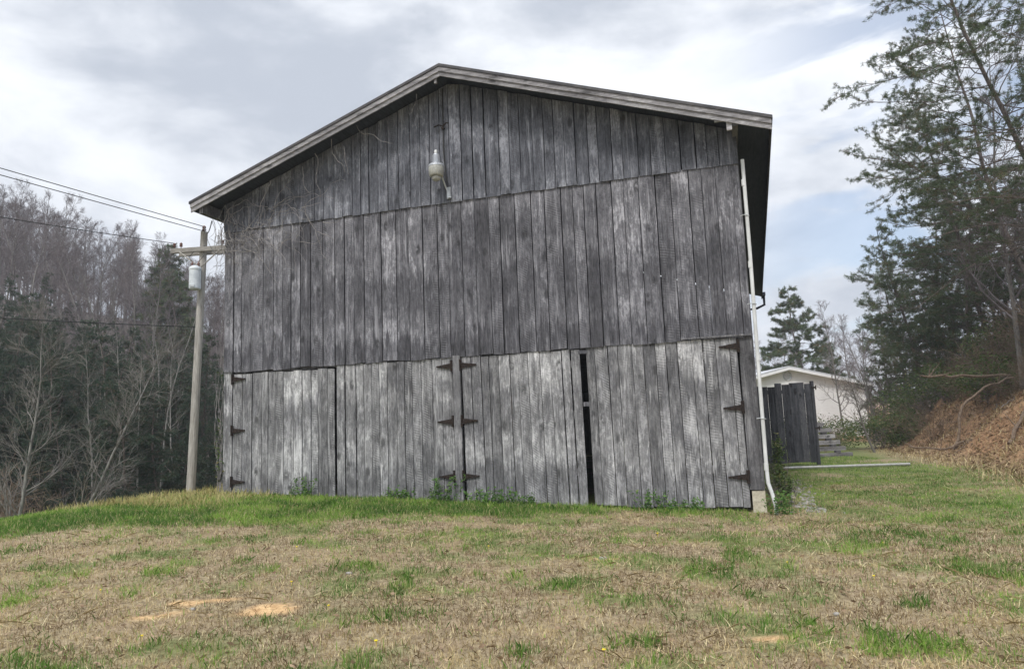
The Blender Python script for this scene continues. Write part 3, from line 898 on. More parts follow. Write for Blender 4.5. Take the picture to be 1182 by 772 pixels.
def pine(seed, H=16, r0=.2, nb=46, start=.3, maxL=4.6, lean=(0, 0), nn=11, ln=.13, wd=.010, dens=1.0, droop=-.03, cone=False, bias=None):
    r = np.random.RandomState(seed)
    T = MB(); Br = MB(); cent = []; dirs = []
    P, d = wander(np.array([0, 0, -.5]), np.array([lean[0], lean[1], 1.0]), H, 16, r, .045, .03)
    T.tube(P, np.linspace(1, .12, 17) * r0, 8)
    def at(PP, t):
        k = min(len(PP) - 2, int(t * (len(PP) - 1))); f = t * (len(PP) - 1) - k
        return PP[k] * (1 - f) + PP[k + 1] * f, PP[k + 1] - PP[k]
    for i in range(nb):
        t = start + (1 - start) * (i + r.rand() * .9) / nb
        p, dd = at(P, min(t, .995)); dd = dd / np.linalg.norm(dd)
        az = r.uniform(0, 6.28)
        prof = (1 - t) ** .8 if cone else math.sin(min(1, (1 - t) / .55) * math.pi / 2) * (.75 + .25 * (1 - t))
        L = maxL * (prof * r.uniform(.65, 1.15) + .08)
        v = np.array([math.cos(az), math.sin(az), r.uniform(-.05, .35) if not cone else r.uniform(-.15, .15)])
        if bias is not None and r.rand() < .5: v = v + np.array(bias) * .9; v /= np.linalg.norm(v[:2])
        dead = (t < start + .12 * (1 - start)) and not cone
        BP, _ = wander(p, v, L, 8, r, .13, droop)
        br = max(.012, r0 * .30 * (1 - t * .8))
        Br.tube(BP, np.linspace(br, .008, 9), 5, cap=False)
        ns = int((9 if not cone else 12) * (L / maxL + .35))
        for j in range(ns):
            t2 = (.30 if not cone else .12) + (.70 if not cone else .86) * (j + r.rand()) / ns
            p2, d2 = at(BP, min(t2, .99)); d2 = d2 / np.linalg.norm(d2)
            side = 1 if j % 2 else -1
            v2 = rot_about(d2, np.array([0, 0, 1.]), side * r.uniform(.4, 1.1)); v2[2] += r.uniform(-.08, .14) if not cone else r.uniform(-.25, .02)
            L2 = (.35 + .38 * L * (1.1 - t2)) * r.uniform(.6, 1.25)
            SP, _ = wander(p2, v2, L2, 4, r, .18, .03 if not cone else -.03)
            Br.tube(SP, np.linspace(.012, .005, 5), 3, cap=False)
            if dead and r.rand() < .8: continue
            m = max(2, int(dens * (L2 / .15)))
            for k in range(m):
                t3 = (.25 if cone else .35) + (.75 if cone else .65) * (k + r.rand()) / m
                p3, d3 = at(SP, min(t3, .99)); dd3 = d3 / np.linalg.norm(d3)
                cent.append(p3 + r.normal(0, .035 if not cone else .05, 3)); dirs.append(dd3)
        if not dead:
            for k in range(3): cent.append(BP[-1] + r.normal(0, .05, 3)); dirs.append(d)
    q, C = tufts(cent, dirs, nn, ln, wd, seed + 1, .65 if not cone else .45)
    return T, Br, q, C


def make_tree_obj(name, T, Cn, tm, cm, q=None, C=None, lm=None, loc=(0, 0, 0), rz=0, label='', cat='tree', group=None):
    e = empty(name, loc, rz, label, cat, group)
    T.build('trunk', tm, e, smooth=True)
    if q is None:
        Cn.build('crown', cm, e)
    else:
        br = Cn.build('branches', cm, e)
        fast_mesh('crown', q, 3 if q.shape[1] == 3 else 4, lm, e, 'leaf', C)
    return e


def copy_tree(e, loc, rz, sc=1.0, label=None, group=None, sz=None):
    r = e.copy(); COL.objects.link(r); r.location = loc; r.rotation_euler = (0, 0, rz)
    r.scale = (sc, sc, sc * (sz or 1))
    if label: r['label'] = label
    if group: r['group'] = group
    for ch in e.children:
        c = ch.copy(); COL.objects.link(c); c.parent = r
    return r


tr_ = random.Random(21)
used = set()


def place(proto, x, y, rz, sc, label, group=None, sz=None, dz=0.0):
    z = gz(x, y) + dz
    if proto.name not in used:
        used.add(proto.name)
        proto.location = (x, y, z); proto.rotation_euler = (0, 0, rz); proto.scale = (sc, sc, sc * (sz or 1))
        proto['label'] = label
        if group: proto['group'] = group
        return proto
    return copy_tree(proto, (x, y, z), rz, sc, label, group, sz)


# --- left woods ---
def img_u(x, y): return 591 + 830 * x / (y * .99167)


SKY_U = [-60, 0, 60, 120, 165, 180, 215, 262, 300]
SKY_V = [196, 203, 228, 252, 268, 285, 300, 318, 330]


def sky_scale(x, y, H0, z):
    """tree scale that keeps the wood's top on a smooth line falling towards the barn"""
    u = img_u(x, y); v = np.interp(u, SKY_U, SKY_V); hor = 494 - .039 * (u - 591)
    return (1.6 + (hor - v) / 830 * y - z) / H0


bare = []
for k in range(5):
    T, Cn = bare_tree(100 + k, H=15 + k * .7, r0=.13, nb=24, sub=8, tw=6, twigr=.012, spread=.25 + .03 * (k % 3), start=.18)
    bare.append(make_tree_obj('bare_tree', T, Cn, M['bark_grey'], M['twig'], label='x'))
bareH = [15 + k * .7 for k in range(5)]
hem = []
for k in range(3):
    T, Br, q, C = pine(200 + k, H=12 + k, r0=.14, nb=70, start=.05, maxL=3.2, nn=9, ln=.17, wd=.018, dens=1.0, droop=-.02, cone=True)
    hem.append(make_tree_obj('evergreen_tree', T, Br, M['bark_pine'], M['bark_pine'], q, C, M['needle_dark'], label='x'))

LB = 'leafless grey hardwood standing in the wood on the left hillside'
LH = 'dark drooping evergreen standing among the bare trees of the left wood'
rows = [(52, 14, 3.5), (59, 22, 4), (66, 26, 4), (74, 28, 4.5), (82, 30, 4.5), (91, 32, 5), (101, 32, 5), (112, 30, 5)]
for (yy, nrow, jit) in rows:
    for i in range(nrow):
        u = -60 + (322 + 60) * (i + tr_.random()) / nrow
        y = yy + tr_.uniform(-jit, jit); x = (u - 591) / 830 * .99 * y
        lx, ly = to_local(np.array([x]), np.array([y]))
        if lx[0] > -7.0: continue
        k = tr_.randrange(5)
        sc = sky_scale(x, y, bareH[k], gz(x, y)) * (tr_.uniform(.72, 1.03))
        if sc < .25: continue
        sc = min(sc, tr_.uniform(.85, 1.2))
        place(bare[k], x, y, tr_.uniform(0, 6.28), sc, LB, 'bare trees of the left wood')
for (yy, nrow, jit, sc) in [(26.5, 12, 1.5, .48), (30, 15, 1.5, .60), (34.5, 17, 2, .58), (40, 16, 2.5, .50), (47, 12, 3, .46)]:
    for i in range(nrow):
        u = -50 + 380 * (i + tr_.random()) / nrow
        y = yy + tr_.uniform(-jit, jit); x = (u - 591) / 830 * y
        lx, ly = to_local(np.array([x]), np.array([y]))
        if lx[0] > -7.2: continue
        k = tr_.randrange(3); s_ = sky_scale(x, y, 12 + k, gz(x, y)) * .9
        place(hem[k], x, y, tr_.uniform(0, 6.28), min(s_, sc * tr_.uniform(.75, 1.2)), LH, 'evergreens of the left wood')
for (u, y, v, k, lab) in ((179, 56, 262, 1, 'tallest dark evergreen, its pointed top rising above the wood just left of the utility pole'),
                          (205, 54, 302, 2, 'broad dark evergreen standing behind the utility pole and lower than its pointed neighbour')):
    x = (u - 591) / 830 * y * .99; z = gz(x, y); sc = (1.6 + (508 - v) / 830 * y - z) / (12 + k)
    T, Br, q, C = pine(230 + k, H=13, r0=.16, nb=120, start=.05, maxL=3.9, nn=11, ln=.20, wd=.022, dens=1.1, droop=-.01, cone=True)
    sc *= (12 + k) / 13
    e = make_tree_obj('evergreen_tree', T, Br, M['bark_pine'], M['bark_pine'], q, C, M['needle'], loc=(x, y, z), label=lab)
    e.scale = (sc, sc, sc)
# pale bare trees at the crest, foreground left
T, Cn = bare_tree(301, H=7.6, r0=.062, nb=26, lean=(.17, 0), spread=.27, start=.15, sub=7, tw=5, twigr=.006)
t1 = make_tree_obj('young_bare_tree', T, Cn, M['bark_pale'], M['twig_pale'], label='pale slender leafless tree at the far left edge of the bank, leaning slightly right')
x, y = -14.0, 20.0; t1.location = (x, y, gz(x, y))
T, Cn = bare_tree(305, H=7.4, r0=.058, nb=24, lean=(.34, 0), spread=.26, start=.15, sub=7, tw=5, twigr=.006)
t2 = make_tree_obj('young_bare_tree', T, Cn, M['bark_pale'], M['twig_pale'], label='pale slender leafless tree leaning clearly right, second from the left edge')
x, y = -12.9, 20.4; t2.location = (x, y, gz(x, y))
for i, (u, yy, h) in enumerate([(110, 26, 8), (143, 27, 10), (165, 25, 7.5), (182, 28, 11.5), (205, 27, 9), (245, 30, 9), (128, 31, 11), (172, 32, 11)]):
    T, Cn = bare_tree(320 + i, H=h, r0=.05, nb=14, lean=(tr_.uniform(-.04, .06), 0), spread=.13, start=.5, sub=4, tw=3, twigr=.005)
    x = (u - 591) / 830 * yy
    t3 = make_tree_obj('young_bare_tree', T, Cn, M['bark_pale'], M['twig_pale'], loc=(x, yy, gz(x, yy)), label='thin straight pale sapling trunk against the dark evergreens of the left wood', group='pale thin saplings at the edge of the left wood')

# undergrowth shrubs of the left bank
def bare_shrub(seed, H=1.6, n=16, r=.008, spread=.7):
    rr = np.random.RandomState(seed); m_ = MB()
    for i in range(n):
        a = rr.uniform(0, 6.28); d = np.array([math.cos(a) * spread * rr.rand(), math.sin(a) * spread * rr.rand(), 1])
        P, dd = wander(np.array([math.cos(a) * .15, math.sin(a) * .15, -.1]), d, H * rr.uniform(.6, 1.1), 7, rr, .16, .0)
        m_.tube(P, np.linspace(r * 1.3, r * .5, 8), 3, cap=False)
        for j in range(9):
            k = rr.randint(1, 7); v = child_dir(dd, rr.uniform(.4, 1.2), rr.uniform(0, 6.28))
            Q_, _ = wander(P[k], v, H * rr.uniform(.15, .4), 4, rr, .2, .02)
            m_.tube(Q_, np.linspace(r * .7, r * .35, 5), 3, cap=False)
            for _k in range(3):
                W_, _ = wander(Q_[rr.randint(1, 4)], child_dir(v, rr.uniform(.4, 1.0), rr.uniform(0, 6.28)), H * .12, 2, rr, .2, 0)
                m_.tube(W_, np.linspace(r * .5, r * .3, 3), 3, cap=False)
    return m_


shr = []
for k in range(3):
    o = bare_shrub(400 + k, 1.7 + .3 * k, 18).build('bare_shrub', M['twig_warm']); tag(o, 'x', 'shrub'); shr.append(o)


def place1(proto, x, y, rz, sc, label, group=None, dz=0):
    z = gz(x, y) + dz
    if proto.name in used: o = proto.copy(); COL.objects.link(o)
    else: used.add(proto.name); o = proto
    o.location = (x, y, z); o.rotation_euler = (0, 0, rz); o.scale = (sc,) * 3
    o['label'] = label
    if group: o['group'] = group
    return o


for i in range(8):
    u = tr_.uniform(-30, 270); yy = tr_.uniform(19.5, 28); x = (u - 591) / 830 * yy
    lx, ly = to_local(np.array([x]), np.array([yy]))
    if lx[0] > -7.2: continue
    place1(tr_.choice(shr), x, yy, tr_.uniform(0, 6), tr_.uniform(.9, 1.6), 'brown leafless brush in the hollow behind the left grass crest', 'brush behind the grass crest')

# --- right bank ---
PP = []
specs = [  # x, y, H, maxL, lean, seed, label
    (17.6, 21.0, 17.5, 5.0, (-.20, 0.0), 501, 'tall scraggly pine nearest the camera, its trunk leaning left over the bank'),
    (19.8, 24.5, 19, 5.6, (-.24, -.03), 502, 'second tall scraggly pine on the right bank, its long boughs reaching left over the lane'),
    (18.9, 18.0, 17, 4.6, (-.12, 0), 503, 'thick-crowned tall pine at the right picture edge, mostly out of frame'),
    (22.3, 29.0, 19, 4.8, (-.16, 0), 504, 'tall pine high on the right bank behind the two leaning pines'),
    (22.6, 33.5, 15, 4.2, (-.10, 0), 505, 'tall straight pine on the right hillside, leftmost of the tall bank pines'),
]
for (x, y, H, mL, ln_, sd_, lab) in specs:
    T, Br, q, C = pine(sd_, H=H, r0=.13, nb=60, start=.22, maxL=mL, lean=ln_, nn=20, ln=.12, wd=.0085, dens=1.35, droop=-.012, bias=(-1, -.2, 0))
    make_tree_obj('pine_tree', T, Br, M['bark_pine'], M['bark_pine'], q, C, M['needle'], loc=(x, y, gz(x, y)), label=lab, cat='pine tree')
pms = []
for k in range(2):
    T, Br, q, C = pine(510 + k, H=12.0, r0=.13, nb=80, start=.10, maxL=3.3, nn=14, ln=.16, wd=.013, dens=1.2, droop=.0)
    pms.append(make_tree_obj('pine_tree', T, Br, M['bark_pine'], M['bark_pine'], q, C, M['needle'], label='x', cat='pine tree'))
mid = [(22.2, 39.0, 1.0, 'green pine with low boughs above the bushes, left of the tall bank pines'), (24.6, 41.5, 1.08, 'green pine just right of the low-boughed pine behind the bushes'),
       (21.5, 34.0, .80, 'smaller green pine standing halfway up the right hillside'), (26.5, 38.0, 1.1, 'green pine on the right hillside behind the bank, near the picture edge'),
       (25.6, 47.0, 1.0, 'green pine behind the white house roof end'), (24.0, 60.0, 1.10, 'lone rounded pine rising behind the white house roof, against the sky') if False else (29.5, 58.0, .7, 'dark pine at the hillside foot right of the white house'),
       (28.5, 66.0, .72, 'smaller distant pine right of the lone pine behind the house'), (21.6, 70.0, .62, 'small distant pine left of the lone pine behind the house'),
       (24.0, 31.0, .7, 'low dark pine on the right slope behind the fallen log'), (22.5, 27.0, .6, 'low dark pine at the right edge of the slope above the bank')]
T, Br, q, C = pine(540, H=13.6, r0=.17, nb=95, start=.16, maxL=3.7, nn=16, ln=.20, wd=.02, dens=1.3, droop=.0)
make_tree_obj('pine_tree', T, Br, M['bark_pine'], M['bark_pine'], q, C, M['needle'], loc=(25.1, 60, gz(25.1, 60)), label='lone rounded pine rising behind the white house roof, against the sky', cat='pine tree')
for i, (x, y, sc, lab) in enumerate(mid):
    place(pms[i % 2], x, y, i * 1.7, sc, lab)
# bare hardwoods on the right hill and far behind the house
RB = 'leafless hardwood among the pines on the right hillside'
for i in range(36):
    yy = tr_.uniform(24, 52); x = foot_x(yy) + tr_.uniform(3.0, 16)
    place(tr_.choice(bare), float(x), yy, tr_.uniform(0, 6.28), tr_.uniform(.45, .8), RB, 'bare trees of the right hillside')
for i, (x, y, sc) in enumerate([(21.8, 44, .5), (23.0, 46, .55), (24.2, 45, .6), (22.6, 50, .6), (25.4, 49, .6)]):
    place(bare[i % 5], x, y, i * 1.9, sc, 'leafless hardwood between the white house and the pines', 'bare trees beside the white house')
FB = 'leafless tree of the distant row behind the white house'
for i in range(34):
    yy = tr_.uniform(78, 105); u = tr_.uniform(840, 1100); x = (u - 591) / 830 * yy
    place(tr_.choice(bare), x, yy, tr_.uniform(0, 6.28), tr_.uniform(.55, .8), FB, 'distant trees behind the white house')
# undergrowth on the bank
for i in range(62):
    yy = tr_.uniform(18, 42); x = float(foot_x(yy)) + tr_.uniform(3.2, 12)
    place1(tr_.choice(shr), x, yy, tr_.uniform(0, 6), tr_.uniform(.9, 1.9), 'brown leafless brush growing on top of the right dirt bank', 'brush on the right bank')


def leafy_bush(name, seed, w, h, n, size, loc, label, mat='leaf_green'):
    r = np.random.RandomState(seed)
    e = empty(name, loc, 0, label, 'bush')
    m_ = bare_shrub(seed, h * .85, 10, min(.008, .004 + w * .0015), min(.5, w * .4)); m_.build('stems', M['twig'], e)
    c = []
    nb_ = 16
    for i in range(nb_):
        a = r.uniform(0, 6.28); rr = w * .5 * math.sqrt(r.rand()); hh = h * r.uniform(.25, 1) * (1 - .35 * (rr / (w * .5)) ** 2)
        c.append((math.cos(a) * rr, math.sin(a) * rr, hh))
    q, C = leaf_cards(c, n // nb_, (w * .11, w * .11, h * .11), size, seed + 1)
    fast_mesh('leaves', q, 4, M[mat], e, 'leaf', C)
    return e


bl = [(15.2, 34.5, 3.0, 1.5, 'wide low green bush in front of the white house corner'),
      (18.0, 33.6, 2.8, 1.5, 'green bush right of the leaning sapling, at the foot of the bank'),
      (19.6, 34.5, 3.2, 2.5, 'taller yellow-green bush under the pines beside the bank'),
      (20.6, 38.0, 3.0, 3.4, 'tall loose green bush between the house and the pines'),
      (21.3, 31.5, 3.2, 2.4, 'green bush part way up the right bank'),
      (17.8, 27.0, 2.2, 1.9, 'sparse green shrub among the brush on top of the bank'),
      (14.8, 37.5, 3.0, 1.9, 'dense dark green bush against the house wall'),
      (16.4, 33.0, 2.6, 1.6, 'olive bush between the leaning sapling and the bank foot'),
      (19.0, 31.5, 2.4, 1.7, 'low olive bush on the bank left of the log end'),
      (20.8, 36.5, 3.4, 3.0, 'large loose olive bush under the middle pines')]
for i, (x, y, w, h, lab) in enumerate(bl):
    leafy_bush('green_bush', 600 + i, w, h, 2600, .06, (x, y, gz(x, y)), lab)
leafy_bush('ivy_bush', 640, .32, .75, 1100, .028, barn_pt(5.85, .9, 0.0), 'narrow green ivy growth at the foot of the barn right wall', 'leaf_green')
leafy_bush('ivy_bush', 641, .42, 1.15, 1200, .032, barn_pt(5.9, 3.2, 0.0), 'second clump of green ivy farther along the barn right wall', 'leaf_green')

for i, (x, y) in enumerate([(13.6, 32.5), (18.4, 33.2), (17.6, 33.0), (15.4, 36.0), (18.6, 30.0), (13.2, 34.5), (16.8, 29.2), (18.0, 28.0)]):
    place1(shr[i % 3], x, y, i, .8 + .07 * (i % 4), 'brown leafless brush mixed with the bushes before the white house', 'brush before the white house')
# leaning sapling
T, Cn = bare_tree(660, H=3.6, r0=.06, nb=16, lean=(-.42, 0), spread=.35, start=.35, sub=5, tw=4, twigr=.006)
make_tree_obj('leaning_sapling', T, Cn, M['bark_grey'], M['twig_pale'], loc=(15.1, 30.5, gz(15.1, 30.5)), label='small leafless sapling leaning left in front of the white house', cat='tree')

# ------------------------------------------------------------------ white house
HX, HY = 20.9, 55.0
hs = empty('white_house', (HX, HY, 0), RAD(2), 'low white gable-ended house with pale shallow roof seen past the barn', 'house')
mb = MB(); w2, ez, rz_ = 5.9, 4.02, 5.42
v = [(-w2, 0, -.3), (w2, 0, -.3), (w2, 0, ez - .05), (0, 0, rz_ - .14), (-w2, 0, ez - .05)]
v2_ = [(a, 14, c) for a, _, c in v]
mb.add(v + v2_, [(0, 1, 2, 3, 4), (9, 8, 7, 6, 5), (0, 5, 6, 1), (1, 6, 7, 2), (2, 7, 8, 3), (3, 8, 9, 4), (4, 9, 5, 0)])
for z in np.arange(.2, 3.9, .2): mb.box((-w2, -.018, z), (w2, -.002, z + .015))
hw = mb.build('wall', M['house'], hs)
mb = MB()
for s in (-1, 1):
    v = []
    for zo in (-.05, .06):
        v += [(0, -.5, rz_ + zo), (s * (w2 + .5), -.5, ez + zo - .12), (s * (w2 + .5), 14.5, ez + zo - .12), (0, 14.5, rz_ + zo)]
    mb.hexa(v)
rf = mb.build('roof', M['houseroof'], hs)
mb = MB()
for s in (-1, 1):
    v = []
    for zo in (-.24, -.055):
        v += [(0, -.53, rz_ + zo), (s * (w2 + .5), -.53, ez + zo - .12), (s * (w2 + .5), -.50, ez + zo - .12), (0, -.50, rz_ + zo)]
    mb.hexa(v)
mb.build('fascia', M['house'], rf)
mb = MB()
ring = []
for k in range(28):
    t = k * 2 * math.pi / 28; ring.append((.32 * math.cos(t), -.04, 4.72 + .32 * math.sin(t)))
ring.append(ring[0]); mb.tube(ring, .035, 6)
for k in range(5): mb.box((-.26, -.035, 4.5 + k * .1), (.26, -.019, 4.53 + k * .1))
mb.build('gable_vent', M['galv'], hs)

# ------------------------------------------------------------------ dark plank gate panel by the barn
pf = empty('plank_gate', (7.60, 22.9, 0), RAD(2), 'dark board gate standing open beside the barn right wall', 'gate')
mb = MB(); x = 0
sv = rnd.getstate(); rnd.seed(5)
while x < 1.84:
    w = rnd.uniform(.2, .27); zt = 2.62 + rnd.uniform(-.03, .03) + (.04 if x > .6 else -.03); yy = rnd.uniform(-.01, .01)
    if x > .42 and x < .6: zt += .0
    mb.box((x + .006, yy, .17 + rnd.uniform(0, .02)), (min(x + w - .006, 1.86), yy + .025, zt), (rnd.random(), rnd.random(), .0, 1)); x += w
mb.build('board', M['panel'], pf, attr='plank')
mb = MB(); mb.box((1.84, -.03, .1), (1.93, .07, 2.72), (.3, .2, 0, 1)); mb.build('end_post', M['panel'], pf, attr='plank')
mb = MB()
for z in (2.35, .6): mb.box((0, .03, z), (1.82, .06, z + .12), (.3, .6, 0, 1))
mb.build('rail', M['panel'], pf, attr='plank')
for z in (2.48, 1.2):
    mb = MB(); mb.box((1.85, -.05, z), (1.98, -.031, z + .06)); mb.tube([(1.98, -.04, z - .04), (1.98, -.04, z + .1)], .02, 8); mb.build('hinge', M['iron'], pf)
rnd.setstate(sv)
# low rail across the lane
r0_ = np.array([7.9, 22.0]); r1_ = np.array([11.75, 21.9])
gb = empty('low_rail', (7.9, 22.0, 0), 0, 'long pale metal rail lying low across the grass lane', 'rail')
mb = MB(); zr = max(gz(7.9, 22), gz(9.8, 22), gz(11.7, 21.9)) + .09
mb.tube([(0, 0, zr), (1.9, -.05, zr - .01), (3.85, -.1, zr - .02)], .04, 10); mb.build('pipe', M['galvbar'], gb)
for xx in (.15, 3.7):
    mb = MB(); zz = gz(7.9 + xx, 22); mb.box((xx - .04, -.11, zz - .1), (xx + .04, .03, zr - .03)); mb.build('foot_block', M['log'], gb)

# stack of old timbers
ts = empty('timber_steps', (11.7, 28.5, gz(11.7, 28.5)), RAD(10), 'low stepped stack of greyed timbers beside the dark gate', 'timber stack')
for k in range(6):
    mb = MB(); mb.box((-.6 - .05 * k, .12 * k, .0 + .24 * k), (1.5 - .13 * k + rnd.uniform(-.1, .1), .12 * k + .22, .15 + .24 * k), (rnd.random(), rnd.random(), 0, 1)); mb.build('timber', M['fascia'], ts, attr='plank')
    if k < 5:
        mb = MB()
        for xx in (-.45, .9 - .1 * k): mb.box((xx, .12 * k + .06, .152 + .24 * k), (xx + .2, .12 * k + .2, .238 + .24 * k), (.2, .4, 0, 1))
        mb.build('spacer', M['sidewall'], ts, attr='plank')

# logs and fallen branches on the bank
def log(name, pts, r0, r1, label, sub=0, seed=0, mat='log'):
    rr = np.random.RandomState(seed); P = np.array(pts, float)
    Pn = []
    for i in range(len(P) - 1):
        for t in np.linspace(0, 1, 5)[:-1]: Pn.append(P[i] * (1 - t) + P[i + 1] * t + rr.normal(0, .025, 3))
    Pn.append(P[-1]); Pn = np.array(Pn)
    m_ = MB(); m_.tube(Pn, np.linspace(r0, r1, len(Pn)), 8)
    for k in range(sub):
        i = rr.randint(1, len(Pn) - 1); v = rr.normal(0, 1, 3); v[2] = abs(v[2])
        W, _ = wander(Pn[i], v, rr.uniform(.3, .9), 4, rr, .2, 0); m_.tube(W, np.linspace(r1 * .5, .006, 5), 4)
    o = m_.build(name, M[mat], smooth=True); tag(o, label, 'fallen branch'); return o


def gp(x, y, dz=0): return (x, y, gz(x, y) + dz)


log('fallen_log', [(14.9, 26.5, 2.95), (16.3, 26.2, 2.85), (17.9, 26, 2.8)], .035, .06, 'long bare log lying nearly level along the top of the bank', 6, 1)
log('fallen_branch', [gp(15.0, 25.0, .1), (15.5, 25.1, 1.75), (16.4, 25.2, 2.4), (17.6, 25.4, 2.7)], .05, .035, 'dark arching branch rising from the bank foot to the log', 4, 2)
log('fallen_branch', [gp(13.6, 25.4, .45), gp(14.5, 25.0, .3), gp(15.2, 24.8, .15)], .025, .04, 'thin crooked branch lying low left of the arching branch', 3, 3, 'log')
log('fallen_log', [gp(15.0, 22.2, .12), gp(15.7, 22.6, .12), gp(16.6, 23.2, .15)], .06, .05, 'short stout log sloping up the middle of the dirt bank', 2, 4, 'log')
log('exposed_root', [gp(13.4, 18.0, .05), gp(13.9, 18.6, .12), gp(14.2, 19.6, .2), gp(14.6, 20.6, .3)], .03, .02, 'long exposed root running down the front of the dirt bank', 5, 5, 'log')
log('exposed_root', [gp(14.6, 20.0, .1), gp(14.9, 21.0, .2), gp(15.6, 22.0, .15)], .035, .02, 'short exposed root higher on the dirt bank near the log', 4, 6)
rr = random.Random(9)
for i in range(16):
    yy = 16.5 + i * .75; x = float(foot_x(yy)) + rr.uniform(2.6, 4.0)
    place1(shr[i % 3], x, yy, i * 1.1, rr.uniform(.5, .8), 'low tangled brown brush along the top edge of the dirt bank', 'brush along the bank top edge', -.15)
for i in range(22):
    yy = rr.uniform(17, 27); x = float(foot_x(yy)) + rr.uniform(.5, 3.2); a = rr.uniform(0, 6.28); L = rr.uniform(.25, .8)
    o = log('stick', [gp(x, yy, .03), gp(x + math.cos(a) * L * .5, yy + math.sin(a) * L * .5, .08), gp(x + math.cos(a) * L, yy + math.sin(a) * L, .05)], .018, .01, 'loose stick lying on the right dirt bank', 1, 700 + i, rr.choice(['vine', 'log']))
    o['group'] = 'loose sticks on the right bank'; o['category'] = 'stick'

# pale rubble strip beside the barn
r = np.random.RandomState(12); m_ = MB()
for i in range(170):
    lx = 6.25 + r.normal(0, .16); ly = .1 + 7 * r.rand() ** 1.3; x, y = from_local(lx, ly); s = r.uniform(.02, .06)
    z = gz(float(x), float(y)); n_ = 6
    base = [(x + math.cos(t + r.rand() * .5) * s * r.uniform(.7, 1.2), y + math.sin(t) * s * r.uniform(.7, 1.2), z + r.uniform(-.01, .01)) for t in np.arange(n_) * 6.283 / n_]
    topv = [(x + (a - x) * .55, y + (b_ - y) * .55, z + s * r.uniform(.35, .7)) for a, b_, _ in base]
    m_.add(base + topv, [tuple(range(n_, 2 * n_))] + [(k, (k + 1) % n_, n_ + (k + 1) % n_, n_ + k) for k in range(n_)])
o = m_.build('gravel', M['stone']); tag(o, 'strip of pale broken stone along the barn right wall', 'gravel', kind='stuff')

# ------------------------------------------------------------------ grass and ground litter
def blades(N, xr, yr, dens_fn, L, W, flat, seed, zoff=0, ncl=0):
    r = np.random.RandomState(seed)
    # more blades near the camera, fewer far off
    y = yr[0] + (yr[1] - yr[0]) * r.rand(N) ** 1.5
    hw_ = y * .80 + 1.5
    x = r.uniform(-1, 1, N) * np.minimum(hw_, xr)
    d = dens_fn(x, y); keep = r.rand(N) < d
    x = x[keep]; y = y[keep]; n = len(x)
    lx, ly = to_local(x, y)
    k2 = ~((ly > .02) & (np.abs(lx) < 5.55) & (ly < 18)); x = x[k2]; y = y[k2]; n = len(x)
    z = ground(x, y) + zoff
    dist = np.sqrt(x * x + y * y)
    sc = 1 + .25 * np.clip((dist - 8) / 10, 0, 1.5)
    a = r.uniform(0, 6.283, n); el = np.abs(r.normal(0, flat, n)); el = np.clip(el, 0 if flat < 1.8 else 1.25, 1.5)
    l = L[0] + (L[1] - L[0]) * r.rand(n) ** 1.4
    w = W * sc * r.uniform(.7, 1.3, n)
    dx = np.cos(a) * np.sin(el); dy = np.sin(a) * np.sin(el); dz = np.cos(el)
    b2 = r.uniform(0, 6.283, n); ex = np.cos(b2) * w; ey = np.sin(b2) * w
    p0 = np.stack([x - ex, y - ey, z - .005], 1); p1 = np.stack([x + ex, y + ey, z - .005], 1)
    mx = x + dx * l * .55; my = y + dy * l * .55; mz = z + dz * l * .6
    tx = x + dx * l * 1.15; ty = y + dy * l * 1.15; tz = z + dz * l * .85 + .003
    p2 = np.stack([mx + ex * .7, my + ey * .7, mz], 1); p3 = np.stack([mx - ex * .7, my - ey * .7, mz], 1)
    p4 = np.stack([tx, ty, tz], 1)
    q = np.stack([p0, p1, p2, p4, p3], 1)
    tone = np.clip(.40 + (fbm(x, y, .45, 4, 55) - .5) * 3.2 + (fbm(x, y, 2.5, 2, 56) - .5) * 1.2 + (r.rand(n) - .5) * .8, 0, 1)
    C = np.stack([tone, r.rand(n), r.rand(n), np.ones(n)], 1)
    return q, C


def d_green_long(x, y):
    g, s, l, st = masks(x, y); lx, ly = to_local(x, y)
    wid = .8 + 4.0 * sst(-lx, -2.5, 6.5)
    n1 = fbm(x, y, 1.6, 4, 21)
    band = sst(ly + (n1 - .5) * 2.6, -wid - .5, -wid + .5) * sst(-lx, -5.9, -4.0)
    return np.clip(band * (1 - .75 * st) * (1 - l), 0, 1)


def d_green(x, y):
    g, s, l, st = masks(x, y); n = fbm(x, y, .16, 2, 77)
    n4 = fbm(x, y, 1.1, 3, 79)
    return np.clip(g * sst(n, .3, .6) + .03 + (.30 + .6 * sst(to_local(x, y)[1], -6.5, -2.5)) * sst(n4, .36, .66) * sst(n, .35, .65), 0, 1) * (1 - s) * (1 - l)


def d_tuft(x, y):
    n = fbm(x, y * .8, .42, 2, 91); n2 = fbm(x, y, 3, 2, 92); g, s, l, st = masks(x, y)
    return sst(n + (n2 - .5) * .3, .67, .82) * .8 * (1 - l) * (1 - s)


def d_dead(x, y):
    g, s, l, st = masks(x, y); return (1 - .75 * g) * (1 - .86 * s) * (1 - .6 * l)


def d_straw(x, y):
    g, s, l, st = masks(x, y); return st


def stuff(name, mat, q, C, label):
    o = fast_mesh(name, q, 5, M[mat], None, 'leaf', C); tag(o, label, name.replace('_', ' '), kind='stuff'); return o


